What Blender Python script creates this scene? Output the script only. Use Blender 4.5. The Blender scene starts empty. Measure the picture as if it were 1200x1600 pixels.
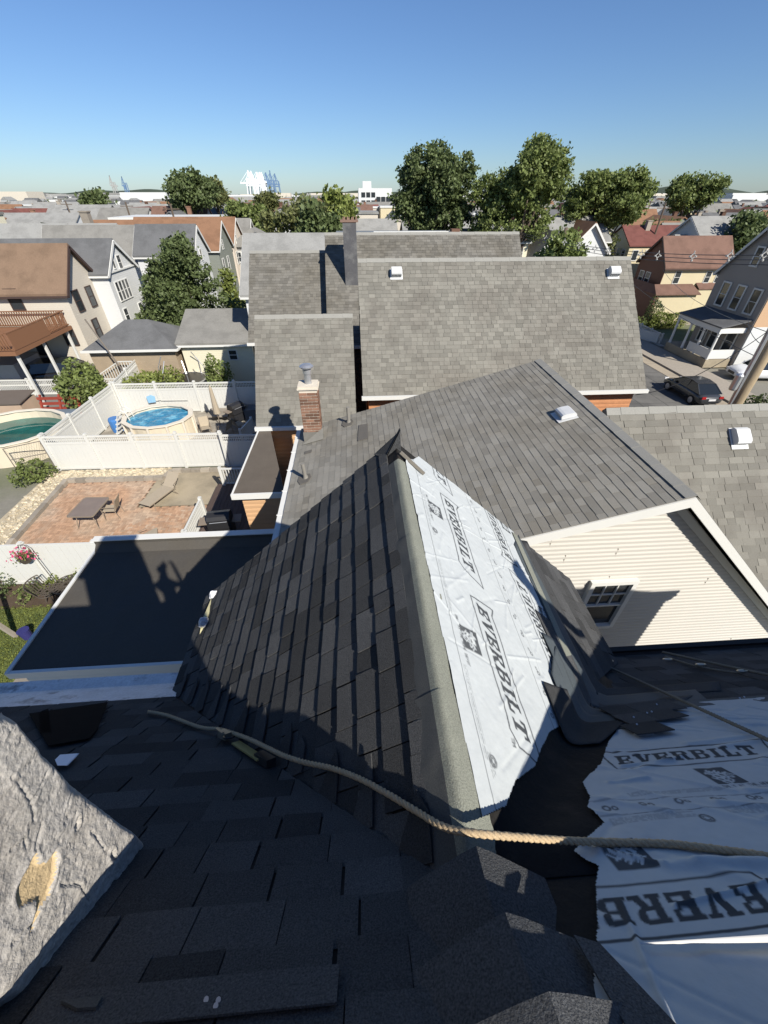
import bpy, bmesh, math, random
import numpy as np
from mathutils import Vector, Matrix
random.seed(7); RNG = np.random.default_rng(7)
S = bpy.context.scene; COL = S.collection
R = math.radians
# ------------------------------------------------------------------ camera, sky, sun
ZC = 10.7; TH = math.atan(497/620.); AL = R(3.7); FPX = 620.
cd = bpy.data.cameras.new('camera'); cam = bpy.data.objects.new('camera', cd); COL.objects.link(cam)
cam.location = (0, 0, ZC); cam.rotation_euler = (math.pi/2 - TH, 0, -AL)
cd.sensor_fit = 'HORIZONTAL'; cd.sensor_width = 36.; cd.lens = 36.*FPX/1200.
cd.clip_start = .05; cd.clip_end = 20000; S.camera = cam
S.render.resolution_x = 768; S.render.resolution_y = 1024
SEL, SAZ = R(38.5), R(34)
SUN = Vector((math.sin(SAZ)*math.cos(SEL), -math.cos(SAZ)*math.cos(SEL), math.sin(SEL)))
W = bpy.data.worlds.new('World'); S.world = W; W.use_nodes = True
nt = W.node_tree; bg = nt.nodes['Background']
sky = nt.nodes.new('ShaderNodeTexSky'); sky.sky_type = 'NISHITA'; sky.sun_disc = False
sky.sun_elevation = SEL; sky.sun_rotation = math.pi - SAZ
sky.air_density = 1.0; sky.dust_density = .25; sky.ozone_density = 2.2; sky.altitude = 20
tint = nt.nodes.new('ShaderNodeMix'); tint.data_type = 'RGBA'; tint.blend_type = 'MULTIPLY'; tint.inputs[0].default_value = 1; tint.inputs[7].default_value = (.74, .94, 1.25, 1)
nt.links.new(sky.outputs[0], tint.inputs[6]); nt.links.new(tint.outputs[2], bg.inputs[0]); bg.inputs[1].default_value = .06
sl = bpy.data.lights.new('sun', 'SUN'); sl.energy = 5.0; sl.angle = R(.53); sl.color = (1, .94, .84)
so = bpy.data.objects.new('sun', sl); COL.objects.link(so); so.location = (30, -40, 60)
so.rotation_euler = SUN.to_track_quat('Z', 'Y').to_euler()
S.view_settings.view_transform = 'Standard'; S.view_settings.look = 'None'
S.view_settings.gamma = 1; S.view_settings.use_curve_mapping = False
S.view_settings.exposure = 0.58

# ------------------------------------------------------------------ measuring helpers (photo position -> point on a real plane)
def ray(u, v):
    x = (u-600)/FPX; y = -(v-800)/FPX
    dy = math.cos(TH)+y*math.sin(TH); dz = -math.sin(TH)+y*math.cos(TH)
    return Vector((x*math.cos(AL)+dy*math.sin(AL), -x*math.sin(AL)+dy*math.cos(AL), dz))
CP = Vector((0, 0, ZC))
def at_z(u, v, z): d = ray(u, v); return CP+d*((z-ZC)/d.z)
def at_y(u, v, y): d = ray(u, v); return CP+d*(y/d.y)
def at_x(u, v, x): d = ray(u, v); return CP+d*(x/d.x)
def at_pl(u, v, p, n):
    d = ray(u, v); p = Vector(p); n = Vector(n); return CP+d*((p-CP).dot(n)/d.dot(n))

# ------------------------------------------------------------------ mesh builder
WL = {}
class MB:
    def __init__(s): s.v = []; s.f = []; s.m = []
    def face(s, pts, m=0):
        i = len(s.v); s.v += [tuple(p) for p in pts]; s.f.append(tuple(range(i, i+len(pts)))); s.m.append(m)
    def add(s, vs, fs, m=0):
        i = len(s.v); s.v += [tuple(p) for p in vs]
        for f in fs: s.f.append(tuple(j+i for j in f)); s.m.append(m)
    def box(s, x0, y0, z0, x1, y1, z1, m=0):
        s.add([(x0,y0,z0),(x1,y0,z0),(x1,y1,z0),(x0,y1,z0),(x0,y0,z1),(x1,y0,z1),(x1,y1,z1),(x0,y1,z1)],
              [(3,2,1,0),(4,5,6,7),(0,1,5,4),(1,2,6,5),(2,3,7,6),(3,0,4,7)], m)
    def obox(s, o, a, b, c, m=0):
        o, a, b, c = Vector(o), Vector(a), Vector(b), Vector(c)
        if a.cross(b).dot(c) < 0: a, b = b, a
        s.add([o,o+a,o+a+b,o+b,o+c,o+a+c,o+a+b+c,o+b+c],[(3,2,1,0),(4,5,6,7),(0,1,5,4),(1,2,6,5),(2,3,7,6),(3,0,4,7)], m)
    def beam(s, p, q, w, h, up=(0,0,1), m=0):
        p, q = Vector(p), Vector(q); d = q-p; up = Vector(up)
        a = d.cross(up)
        if a.length < 1e-6: a = d.cross(Vector((1,0,0)))
        a.normalize(); b = a.cross(d).normalized()
        s.obox(p-a*w/2-b*h/2, a*w, d, b*h, m)
    def prism(s, poly, ext, m=0):
        poly = [Vector(p) for p in poly]; ext = Vector(ext); n = len(poly)
        nrm = Vector((0,0,0))
        for i in range(n): nrm += poly[i].cross(poly[(i+1) % n])
        if nrm.dot(ext) < 0: poly = poly[::-1]
        s.add(poly+[p+ext for p in poly], [tuple(range(n-1,-1,-1)), tuple(range(n,2*n))]+[(i,(i+1)%n,(i+1)%n+n,i+n) for i in range(n)], m)
    def tube(s, pts, r, n=8, m=0, cap=True):
        pts = [Vector(p) for p in pts]; k = len(pts); rs = r if hasattr(r, '__len__') else [r]*k
        base = len(s.v); ref = None
        for i, p in enumerate(pts):
            t = (pts[min(i+1,k-1)]-pts[max(i-1,0)]).normalized()
            if ref is None:
                ref = t.cross(Vector((0,0,1)))
                if ref.length < .1: ref = t.cross(Vector((1,0,0)))
            a = (ref - t*ref.dot(t)).normalized(); b = t.cross(a); ref = a
            for j in range(n):
                an = 2*math.pi*j/n; s.v.append(tuple(p+(a*math.cos(an)+b*math.sin(an))*rs[i]))
        for i in range(k-1):
            for j in range(n):
                s.f.append((base+i*n+j, base+i*n+(j+1)%n, base+(i+1)*n+(j+1)%n, base+(i+1)*n+j)); s.m.append(m)
        if cap:
            s.f.append(tuple(base+j for j in range(n-1,-1,-1))); s.m.append(m)
            s.f.append(tuple(base+(k-1)*n+j for j in range(n))); s.m.append(m)
    def lathe(s, c, prof, n=16, m=0, sx=1, sy=1):
        c = Vector(c); base = len(s.v); k = len(prof)
        for (r, z) in prof:
            for j in range(n):
                a = 2*math.pi*j/n; s.v.append((c.x+r*sx*math.cos(a), c.y+r*sy*math.sin(a), c.z+z))
        for i in range(k-1):
            for j in range(n):
                s.f.append((base+i*n+j, base+i*n+(j+1)%n, base+(i+1)*n+(j+1)%n, base+(i+1)*n+j)); s.m.append(m)
        s.f.append(tuple(base+j for j in range(n-1,-1,-1))); s.m.append(m)
        s.f.append(tuple(base+(k-1)*n+j for j in range(n))); s.m.append(m)
    def build(s, name, mats, parent=None, smooth=False, origin=None, kind=None, label=None):
        if not isinstance(mats, (list, tuple)): mats = [mats]
        V = np.array(s.v, dtype=float).reshape(-1, 3)
        if parent is not None: off = WL[parent]
        elif origin is not None: off = Vector(origin)
        else: off = Vector(((V[:,0].min()+V[:,0].max())/2, (V[:,1].min()+V[:,1].max())/2, V[:,2].min()))
        me = bpy.data.meshes.new(name); me.from_pydata((V-np.array(off)).tolist(), [], s.f)
        for m in mats: me.materials.append(m)
        if len(mats) > 1: me.polygons.foreach_set('material_index', s.m)
        if smooth: me.polygons.foreach_set('use_smooth', [True]*len(s.f))
        o = bpy.data.objects.new(name, me); COL.objects.link(o)
        if parent is not None: o.parent = parent
        else: o.location = off
        WL[o] = Vector(off)
        if kind: o['kind'] = kind
        if label: o['label'] = label
        return o
def tag(o, label, cat, group=None):
    o['label'] = label; o['category'] = cat
    if group: o['group'] = group
    return o
def thing(name, label, cat, loc=(0,0,0), group=None):
    o = bpy.data.objects.new(name, None); COL.objects.link(o); o.location = loc; o.empty_display_size = .2
    WL[o] = Vector(loc); return tag(o, label, cat, group)
def prefab(name, label, cat, group=None):       # built in its own coordinates, placed afterwards
    o = thing(name, label, cat, (0,0,0), group); return o
def place(o, loc, rz=0, sc=1):
    o.location = loc; o.rotation_euler = (0,0,rz); o.scale = (sc,)*3; return o
def copy_tree(o, parent=None):
    c = o.copy(); COL.objects.link(c)
    if parent is not None: c.parent = parent
    for ch in list(o.children): copy_tree(ch, c)
    return c
def struct(o): o['kind'] = 'structure'; return o

# ------------------------------------------------------------------ materials
MATS = {}
def M(name, col, rough=.85, var=.12, scale=2., fine=0., fscale=60., bump=0., bscale=None, rnd=0., spec=.25, metal=0.,
      col2=None, s2=1.5, lo=.45, hi=.62, stretch=None, bdist=.01, trans=0., attr=None, acol=(.1,.1,.1), wave=None, sat=0., coat=0):
    if name in MATS: return MATS[name]
    m = bpy.data.materials.new(name); m.use_nodes = True; t = m.node_tree; N = t.nodes; L = t.links
    b = N['Principled BSDF']; b.inputs['Roughness'].default_value = rough; b.inputs['Metallic'].default_value = metal
    b.inputs['Specular IOR Level'].default_value = spec
    if coat: b.inputs['Coat Weight'].default_value = coat; b.inputs['Coat Roughness'].default_value = .06
    tc = N.new('ShaderNodeTexCoord'); oi = N.new('ShaderNodeObjectInfo'); ge = N.new('ShaderNodeNewGeometry')
    sc = N.new('ShaderNodeVectorMath'); sc.operation = 'SCALE'; sc.inputs[0].default_value = (37., 51., 23.)
    L.new(oi.outputs['Random'], sc.inputs['Scale'])
    ad = N.new('ShaderNodeVectorMath'); ad.operation = 'ADD'
    L.new(tc.outputs['Object'], ad.inputs[0]); L.new(sc.outputs[0], ad.inputs[1]); vec = ad.outputs[0]
    if stretch:
        mp = N.new('ShaderNodeMapping'); mp.inputs['Scale'].default_value = stretch; L.new(vec, mp.inputs[0]); vec = mp.outputs[0]
    def noise(s, d=3, r=.55):
        n = N.new('ShaderNodeTexNoise'); n.inputs['Scale'].default_value = s; n.inputs['Detail'].default_value = d
        n.inputs['Roughness'].default_value = r; L.new(vec, n.inputs['Vector']); return n.outputs['Fac']
    def math_(op, a, bb):
        n = N.new('ShaderNodeMath'); n.operation = op
        for i, x in enumerate((a, bb)):
            if isinstance(x, (int, float)): n.inputs[i].default_value = x
            else: L.new(x, n.inputs[i])
        return n.outputs[0]
    f = math_('MULTIPLY_ADD', noise(scale), 2*var); f.node.inputs[2].default_value = 1-var
    if fine:
        g = math_('MULTIPLY_ADD', noise(fscale, 2), 2*fine); g.node.inputs[2].default_value = 1-fine; f = math_('MULTIPLY', f, g)
    if rnd:
        r_ = math_('FRACT', math_('ADD', math_('MULTIPLY', oi.outputs['Random'], 7.31), ge.outputs['Random Per Island']), 0)
        g = math_('MULTIPLY_ADD', r_, 2*rnd); g.node.inputs[2].default_value = 1-rnd; f = math_('MULTIPLY', f, g)
    if wave:                                         # (axis, period, amount): fine regular relief too far away to model
        sx = N.new('ShaderNodeSeparateXYZ'); L.new(tc.outputs['Object'], sx.inputs[0])
        w = math_('FRACT', math_('DIVIDE', sx.outputs[wave[0]], wave[1]), 0); wv = w
    colr = N.new('ShaderNodeRGB'); colr.outputs[0].default_value = (*col, 1); c = colr.outputs[0]
    def mix(fac, a, bb):
        n = N.new('ShaderNodeMix'); n.data_type = 'RGBA'; L.new(fac, n.inputs[0]); L.new(a, n.inputs[6])
        if isinstance(bb, tuple): n.inputs[7].default_value = (*bb, 1)
        else: L.new(bb, n.inputs[7])
        return n.outputs[2]
    if col2:
        mr = N.new('ShaderNodeMapRange'); mr.inputs[1].default_value = lo; mr.inputs[2].default_value = hi
        L.new(noise(s2, 5, .6), mr.inputs[0]); c = mix(mr.outputs[0], c, col2)
    vm = N.new('ShaderNodeVectorMath'); vm.operation = 'SCALE'; L.new(c, vm.inputs[0]); L.new(f, vm.inputs['Scale']); c = vm.outputs[0]
    if attr:
        at = N.new('ShaderNodeAttribute'); at.attribute_name = attr; c = mix(at.outputs['Fac'], c, acol)
    L.new(c, b.inputs['Base Color'])
    if bump or wave:
        bp = N.new('ShaderNodeBump'); bp.inputs['Strength'].default_value = bump or wave[2]; bp.inputs['Distance'].default_value = bdist
        L.new(wv if wave else noise(bscale or fscale, 4, .6), bp.inputs['Height']); L.new(bp.outputs[0], b.inputs['Normal'])
    if trans:
        b.inputs['Transmission Weight'].default_value = 0
        tr = N.new('ShaderNodeBsdfTranslucent'); L.new(c, tr.inputs[0]); mx = N.new('ShaderNodeMixShader'); mx.inputs[0].default_value = trans
        L.new(b.outputs[0], mx.inputs[1]); L.new(tr.outputs[0], mx.inputs[2]); L.new(mx.outputs[0], N['Material Output'].inputs[0])
    MATS[name] = m; return m
m_black = M('black shingle', (.068,.069,.07), .95, .22, 4, .9, 230, 1., 240, .34, bdist=.006, spec=.06)
m_blackcap = M('black cap shingle', (.07,.072,.074), .95, .15, 4, .95, 200, 1., 220, .2, bdist=.005, spec=.06)
m_felt = M('black felt membrane', (.02,.019,.018), .85, .3, 3, .3, 120, .5, 14, bdist=.02, spec=.1, col2=(.055,.045,.038), s2=2.2, lo=.5, hi=.75)
m_grey = M('grey shingle', (.175,.168,.146), .95, .15, .7, .2, 60, .4, 150, .17, bdist=.004, col2=(.152,.143,.124), s2=.9)
m_grey_sun = M('grey shingle lightened for sun', (.215,.206,.182), .95, .15, .8, .2, 60, .4, 150, .16, bdist=.004, col2=(.18,.168,.142), s2=.8)  # lighter copy of the grey shingle; sunlight on the left slope put into colour
m_greyB = M('weathered grey shingle', (.145,.138,.122), .95, .15, .7, .2, 60, .4, 150, .2, bdist=.004, col2=(.12,.112,.095), s2=.9)
m_greycap = M('grey ridge shingle', (.24,.236,.215), .95, .1, 2, .2, 60)
m_greyfar = M('far grey shingle', (.21,.205,.185), .95, .12, 1.2, .15, 40, 0, None, .24)
m_roofbed = M('roof underside', (.16,.155,.145), .95, .1, 3)
m_strip = M('granulated ridge roll', (.2,.207,.172), .95, .15, 5, .7, 220, .9, 220, 0, bdist=.004)
m_seal = M('dark mineral edge', (.075,.077,.075), .95, .15, 5, .55, 280, .5, 300, 0, bdist=.004)
m_sheet = M('white woven underlayment', (.42,.445,.45), .85, .06, 3, .06, 25, .25, 30, bdist=.006, attr='print', acol=(.055,.06,.065), spec=.1)
m_cream = M('cream vinyl siding', (.485,.465,.425), .5, .04, 1.2, .03, 30)
m_white = M('white vinyl', (.6,.6,.575), .45, .03, 1.5)
m_whitepaint = M('white coating', (.6,.62,.64), .5, .2, 6, .25, 50, .5, 40, bdist=.01, col2=(.16,.17,.19), s2=5, lo=.55, hi=.68)
m_stucco = M('cracked cement parging', (.365,.345,.318), .95, .2, 5, .4, 110, .7, 90, bdist=.008, spec=.1, col2=(.3,.275,.245), s2=3.5, lo=.45, hi=.7)
m_tan = M('tan coarse render', (.5,.38,.22), .95, .2, 30, .3, 150, .8, 120, bdist=.006)
m_brick = M('red brick', (.17,.095,.065), .9, .2, 8, .2, 60, .4, 60, .45, bdist=.004)
m_mortar = M('pale mortar', (.55,.5,.42), .95, .12, 6)
m_conc = M('weathered concrete', (.34,.29,.21), .95, .14, .8, .1, 20, .3, 30, col2=(.22,.19,.14), s2=.7, lo=.42, hi=.7)
m_paver = M('clay paver', (.38,.24,.155), .9, .12, 2, .12, 50, .3, 60, .2, bdist=.004, col2=(.4,.3,.22), s2=.6)
m_sand = M('paver sand', (.2,.13,.09), .95, .1, 6)
m_glass = M('dark window glass', (.03,.035,.04), .08, .2, 1.5, spec=.6)
m_dark = M('dark metal', (.02,.02,.022), .4, .1, 5, spec=.5)
m_galv = M('galvanised metal', (.5,.51,.53), .35, .1, 6, metal=.7, spec=.5)
m_tansid = M('tan lap siding', (.5,.31,.17), .7, .08, 3, .06, 40, .2, 60)
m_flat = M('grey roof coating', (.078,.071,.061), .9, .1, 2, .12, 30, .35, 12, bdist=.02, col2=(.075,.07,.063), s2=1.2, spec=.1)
m_rope = M('hemp coloured rope', (.42,.32,.2), .95, .2, 40, .35, 200, .6, 250, bdist=.003)
m_rope2 = M('grey rope', (.17,.16,.13), .95, .2, 40, .3, 150, .5, 200, bdist=.003)
m_grass = M('lawn', (.1,.12,.035), .95, .3, 1.5, .3, 30, .5, 40, col2=(.055,.075,.025), s2=1.2)
m_asph = M('worn asphalt', (.14,.135,.125), .95, .15, 1.5, .15, 40, .3, 60, col2=(.1,.098,.092), s2=.5)
m_street = M('concrete street', (.34,.29,.22), .95, .1, .6, .1, 25, .2, 40, col2=(.28,.24,.185), s2=.4)
m_wood = M('brown deck wood', (.2,.1,.055), .7, .2, 6, stretch=(1,8,8))
m_deck = M('dark deck board', (.085,.062,.055), .75, .15, 4, .1, 40, rnd=.2)
m_ochregravel = M('pale gravel', (.48,.42,.31), .95, .2, 6, .3, 40, rnd=.35)
m_stone = M('grey stone edging', (.27,.24,.2), .95, .2, 6, .2, 50, .5, 40, .25)
# ------------------------------------------------------------------ polygon clipping, courses, siding, windows, trees
def clip_half(P, a, b, c):                          # keep a*x+b*y+c >= 0
    out = []
    for i in range(len(P)):
        p, q = P[i], P[(i+1) % len(P)]; dp = a*p[0]+b*p[1]+c; dq = a*q[0]+b*q[1]+c
        if dp >= 0: out.append(p)
        if (dp >= 0) != (dq >= 0):
            t = dp/(dp-dq); out.append((p[0]+(q[0]-p[0])*t, p[1]+(q[1]-p[1])*t))
    return out
def area2(P): return .5*sum(P[i][0]*P[(i+1)%len(P)][1]-P[(i+1)%len(P)][0]*P[i][1] for i in range(len(P)))
def clip_poly(P, Q):                                # P clipped by convex counter-clockwise Q
    if area2(Q) < 0: Q = Q[::-1]
    for i in range(len(Q)):
        (x0,y0),(x1,y1) = Q[i], Q[(i+1)%len(Q)]
        P = clip_half(P, -(y1-y0), x1-x0, (y1-y0)*x0-(x1-x0)*y0)
        if len(P) < 3: return []
    return P
def inside(p, poly):
    c = False; n = len(poly)
    for i in range(n):
        (x0,y0),(x1,y1) = poly[i], poly[(i+1)%n]
        if (y0 > p[1]) != (y1 > p[1]) and p[0] < (x1-x0)*(p[1]-y0)/(y1-y0)+x0: c = not c
    return c
def bbox2(P): xs = [p[0] for p in P]; ys = [p[1] for p in P]; return min(xs), max(xs), min(ys), max(ys)
class Frame:
    def __init__(s, o, u, v): s.o = Vector(o); s.u = Vector(u).normalized(); s.v = Vector(v).normalized(); s.n = s.u.cross(s.v).normalized()
    def P(s, a, b, h=0): return s.o+s.u*a+s.v*b+s.n*h
    def L(s, p): d = Vector(p)-s.o; return (d.dot(s.u), d.dot(s.v))
    def px(s, u, v): return s.L(at_pl(u, v, s.o, s.n))
def courses(poly, e=.143, wr=(.16,.34), rng=None, bottom=None, curve=0):
    """staggered tabs over a 2D region: [(clipped polygon, course bottom, whole?)]"""
    rng = rng or random; x0, x1, y0, y1 = bbox2(poly); out = []; r = 0
    y = y0 if bottom is None else bottom
    while y < y1-.01:
        x = x0 - rng.random()*wr[1]
        while x < x1:
            w = rng.uniform(*wr); w = round(w/.03)*.03
            jx = rng.uniform(-.004,.004)
            P = [(x+.003+jx, y+jx), (x+w-.003+jx, y+jx), (x+w-.003+jx, y+e*1.12), (x+.003+jx, y+e*1.12)]
            Q = clip_poly(P, poly)
            if len(Q) >= 3 and abs(area2(Q)) > .0012: out.append((Q, y+jx, abs(abs(area2(Q))-abs(area2(P))) < 1e-5, w))
            x += w
        y += e
    return out
def tab_geo(fr, Q, yb, e, t, lift=0.):
    """top & skirt of one tab: thick at its lower edge, slipping under the course above"""
    h = lambda y: t*(1.9-1.6*(y-yb)/(e*1.12)) + lift*max(0, 1-(y-yb)/(e*.5))
    n = len(Q); Q = Q if area2(Q) > 0 else Q[::-1]
    top = [fr.P(x, y, h(y)) for x, y in Q]; bot = [fr.P(x, y, max(0, h(y)-t*1.7)) for x, y in Q]
    return top+bot, [tuple(range(n))]+[((i+1)%n, i, i+n, (i+1)%n+n) for i in range(n)]
def shingle_objs(fr, tabs, e, t, mat, parent, name='shingle', liftp=.0):
    cache = {}
    for Q, yb, whole, w in tabs:
        if whole:
            key = (round(w,2), random.randrange(3))
            if key not in cache:
                lf = Frame((0,0,0),(1,0,0),(0,1,0)); dx = [0, .006, -.005][key[1]]
                q = [(.003,0),(w-.003,dx),(w-.003,e*1.12),(.003,e*1.12)]
                vs, fs = tab_geo(lf, q, 0, e, t*[1,1.2,.85][key[1]])
                me = bpy.data.meshes.new(name); me.from_pydata([tuple(v) for v in vs], [], fs); me.materials.append(mat); cache[key] = me
            me = cache[key]; o = bpy.data.objects.new(name, me); x = min(p[0] for p in Q)-.003
            ln = Matrix.Rotation(random.gauss(0,.006), 4, 'Z') @ Matrix.Rotation(-abs(random.gauss(0,.012)), 4, 'X')
            mw = Matrix((( *[fr.u[0],fr.v[0],fr.n[0]],0),( *[fr.u[1],fr.v[1],fr.n[1]],0),( *[fr.u[2],fr.v[2],fr.n[2]],0),(0,0,0,1)))
            mw = Matrix.Translation(fr.P(x, yb, 0)-WL[parent]) @ mw @ ln
            COL.objects.link(o); o.parent = parent; o.matrix_basis = mw; WL[o] = Vector((0,0,0))
        else:
            mb = MB(); vs, fs = tab_geo(fr, Q, yb, e, t); mb.add(vs, fs); mb.build(name, mat, parent)
def shingle_stuff(fr, tabs, e, t, mat, parent, name='shingle_courses', mb=None):
    own = mb is None; mb = mb or MB()
    for Q, yb, whole, w in tabs:
        vs, fs = tab_geo(fr, Q, yb, e, t*random.choice((.8,1,1.25))); mb.add(vs, fs)
    if own: return mb.build(name, mat, parent, kind='stuff')
def siding(mb, fr, poly, e=.1, proud=.014, m=0, z0=None):
    """lap siding: each course leans out to its lower edge"""
    x0, x1, y0, y1 = bbox2(poly); y = y0 if z0 is None else z0
    while y < y1:
        P = clip_half(clip_half(list(poly), 0, 1, -y), 0, -1, y+e)
        if len(P) >= 3:
            if area2(P) < 0: P = P[::-1]
            for P2, hf in ((clip_half(list(P),0,-1,y+e*.5), lambda b: proud), (clip_half(list(P),0,1,-y-e*.5), lambda b: proud*(1-(b-y-e*.5)/(e*.5)))):
                if len(P2) >= 3: mb.face([fr.P(a, b, hf(b)+.002) for a, b in P2], m)
            lo = [p for p in P if abs(p[1]-y) < 1e-6]
            if len(lo) >= 2:
                a0 = min(p[0] for p in lo); a1 = max(p[0] for p in lo)
                mb.face([fr.P(a0, y, 0), fr.P(a1, y, 0), fr.P(a1, y, proud+.002), fr.P(a0, y, proud+.002)], m)
        y += e
def window(fr, cx, cz, w, h, parent, frame_mat=None, proud=.04, rail=True, bars=0, name='window', fw=.06, glass=None, ac=False):
    fm = frame_mat or m_white; mb = MB()
    x0, x1, z0, z1 = cx-w/2, cx+w/2, cz-h/2, cz+h/2
    def bx(a0, b0, a1, b1, h0, h1): mb.obox(fr.P(a0,b0,h0), fr.u*(a1-a0), fr.v*(b1-b0), fr.n*(h1-h0))
    bx(x0-fw, z0-fw, x0, z1+fw, .0, proud); bx(x1, z0-fw, x1+fw, z1+fw, .0, proud)
    bx(x0, z1, x1, z1+fw, .0, proud); bx(x0, z0-fw, x1, z0, .0, proud+.02)
    if rail: bx(x0, cz-.02, x1, cz+.02, .004, proud*.75)
    for i in range(bars):
        x = x0+(i+1)*(x1-x0)/(bars+1); bx(x-.01, cz+.021, x+.01, z1, .004, proud*.6)
    if bars: bx(x0, (cz+z1)/2-.01, x1, (cz+z1)/2+.01, .005, proud*.55)
    f = mb.build(name, fm, parent)
    g = MB(); g.obox(fr.P(x0, z0, .002), fr.u*(x1-x0), fr.v*(z1-z0), fr.n*.018); g.build('pane', glass or m_glass, f)
    return f
def fr_y(x, y, z=0): return Frame((x,y,z), (1,0,0), (0,0,1))           # wall facing -Y; P(a, z)
def fr_xp(x, y, z=0): return Frame((x,y,z), (0,1,0), (0,0,1))          # wall facing +X
def fr_xm(x, y, z=0): return Frame((x,y,z), (0,-1,0), (0,0,1))         # wall facing -X
def gable_house(name, label, x0, x1, y0, y1, ze, zr, wall, roof, axis='x', zb=0., over=.25, cat='house', group=None, yr=None,
                t=.16, lap=0, trimm=None, chim=None, far=False):
    """axis = direction of the ridge; walls closed, roof of two thick slopes, rake and eave boards"""
    h = thing(name, label, cat, ((x0+x1)/2, (y0+y1)/2, zb), group)
    if axis == 'x': mid = yr if yr is not None else (y0+y1)/2
    else: mid = yr if yr is not None else (x0+x1)/2
    w = MB()
    if axis == 'x':
        for xx, s in ((x0, -1), (x1, 1)):
            pts = [(xx,y0,zb),(xx,y1,zb),(xx,y1,ze),(xx,mid,zr),(xx,y0,ze)]; w.face(pts if s > 0 else pts[::-1])
        w.face([(x0,y0,zb),(x1,y0,zb),(x1,y0,ze),(x0,y0,ze)]); w.face([(x1,y1,zb),(x0,y1,zb),(x0,y1,ze),(x1,y1,ze)])
    else:
        for yy, s in ((y0, 1), (y1, -1)):
            pts = [(x0,yy,zb),(x1,yy,zb),(x1,yy,ze),(mid,yy,zr),(x0,yy,ze)]; w.face(pts if s > 0 else pts[::-1])
        w.face([(x0,y1,zb),(x0,y0,zb),(x0,y0,ze),(x0,y1,ze)]); w.face([(x1,y0,zb),(x1,y1,zb),(x1,y1,ze),(x1,y0,ze)])
    if lap:
        if axis == 'x':
            siding(w, fr_xp(x1,0), [(y0,zb),(y1,zb),(y1,ze),(mid,zr),(y0,ze)], lap); siding(w, fr_xm(x0,0), [(-y1,zb),(-y0,zb),(-y0,ze),(-mid,zr),(-y1,ze)], lap)
            siding(w, fr_y(0,y0), [(x0,zb),(x1,zb),(x1,ze),(x0,ze)], lap)
        else:
            siding(w, fr_y(0,y0), [(x0,zb),(x1,zb),(x1,ze),(mid,zr),(x0,ze)], lap)
            siding(w, fr_xp(x1,0), [(y0,zb),(y1,zb),(y1,ze),(y0,ze)], lap); siding(w, fr_xm(x0,0), [(-y1,zb),(-y0,zb),(-y0,ze),(-y1,ze)], lap)
    w.build('wall', wall, h)
    r = MB(); tr = MB()
    def slope(e0, rr, s0, s1):                      # coordinate across the ridge: eave e0, ridge rr
        k = (zr-ze)/abs(rr-e0); eo = e0+(over if e0 > rr else -over); zo = ze-k*over
        if axis == 'x': A = [(s0-over,eo,zo),(s1+over,eo,zo),(s1+over,rr,zr),(s0-over,rr,zr)]
        else: A = [(eo,s0-over,zo),(eo,s1+over,zo),(rr,s1+over,zr),(rr,s0-over,zr)]
        r.prism([(p[0],p[1],p[2]+.02) for p in A], (0,0,t))
        if not far:
            for i, j in ((1,2),(3,0)):
                p, q = Vector(A[i]), Vector(A[j]); d = (-1 if i == 3 else 1)*.02
                off = Vector((d,0,0)) if axis == 'x' else Vector((0,d,0))
                tr.beam(p+off+Vector((0,0,-.02)), q+off+Vector((0,0,-.02)), .05, .2)
            p, q = Vector(A[0]), Vector(A[1]); tr.beam(p+Vector((0,0,-.01)), q+Vector((0,0,-.01)), .1, .12)
    if axis == 'x': slope(y0, mid, x0, x1); slope(y1, mid, x0, x1)
    else: slope(x0, mid, y0, y1); slope(x1, mid, y0, y1)
    ro = r.build('roof', roof, h)
    if not far: tr.build('roof_trim', trimm or m_white, ro)
    if chim:
        cx, cy, cw, ch, cm = chim; c = MB(); c.box(cx-cw/2, cy-cw/2, ze, cx+cw/2, cy+cw/2, zr+ch); c.box(cx-cw/2-.06, cy-cw/2-.06, zr+ch, cx+cw/2+.06, cy+cw/2+.06, zr+ch+.12)
        c.build('chimney', cm, ro)
    return h
def leaves(P, size, mat, name, parent, tilt=1., kind=None):
    n = len(P); a = RNG.normal(size=(n,3)); a[:,2] *= tilt; a /= np.linalg.norm(a, axis=1)[:,None]
    b = np.cross(a, RNG.normal(size=(n,3))); b /= np.linalg.norm(b, axis=1)[:,None]
    s = size*RNG.uniform(.6,1.35,(n,1)); l = s*RNG.uniform(1.1,1.7,(n,1))
    V = np.stack([P-a*l*.5, P+b*s*.5, P+a*l*.5, P-b*s*.5], 1).reshape(-1,3)
    off = np.array(WL[parent]) if parent is not None else np.zeros(3)
    me = bpy.data.meshes.new(name); me.vertices.add(4*n); me.vertices.foreach_set('co', (V-off).ravel())
    me.loops.add(4*n); me.loops.foreach_set('vertex_index', np.arange(4*n)); me.polygons.add(n)
    me.polygons.foreach_set('loop_start', np.arange(0,4*n,4)); me.update(calc_edges=True); me.materials.append(mat)
    o = bpy.data.objects.new(name, me); COL.objects.link(o)
    if parent is not None: o.parent = parent
    if kind: o['kind'] = kind
    WL[o] = Vector(off); return o
def m_leaf(name, c, v=.35): return M(name, c, .55, .3, .6, rnd=v, spec=.3, trans=.35)
m_lf1 = m_leaf('leaf green', (.165,.205,.065)); m_lf2 = m_leaf('leaf dark green', (.115,.15,.058)); m_lf3 = m_leaf('leaf yellow green', (.19,.225,.06)); m_lf4 = m_leaf('leaf olive', (.15,.165,.062))
m_bark = M('bark', (.11,.085,.065), .95, .2, 6, .3, 40)
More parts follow.
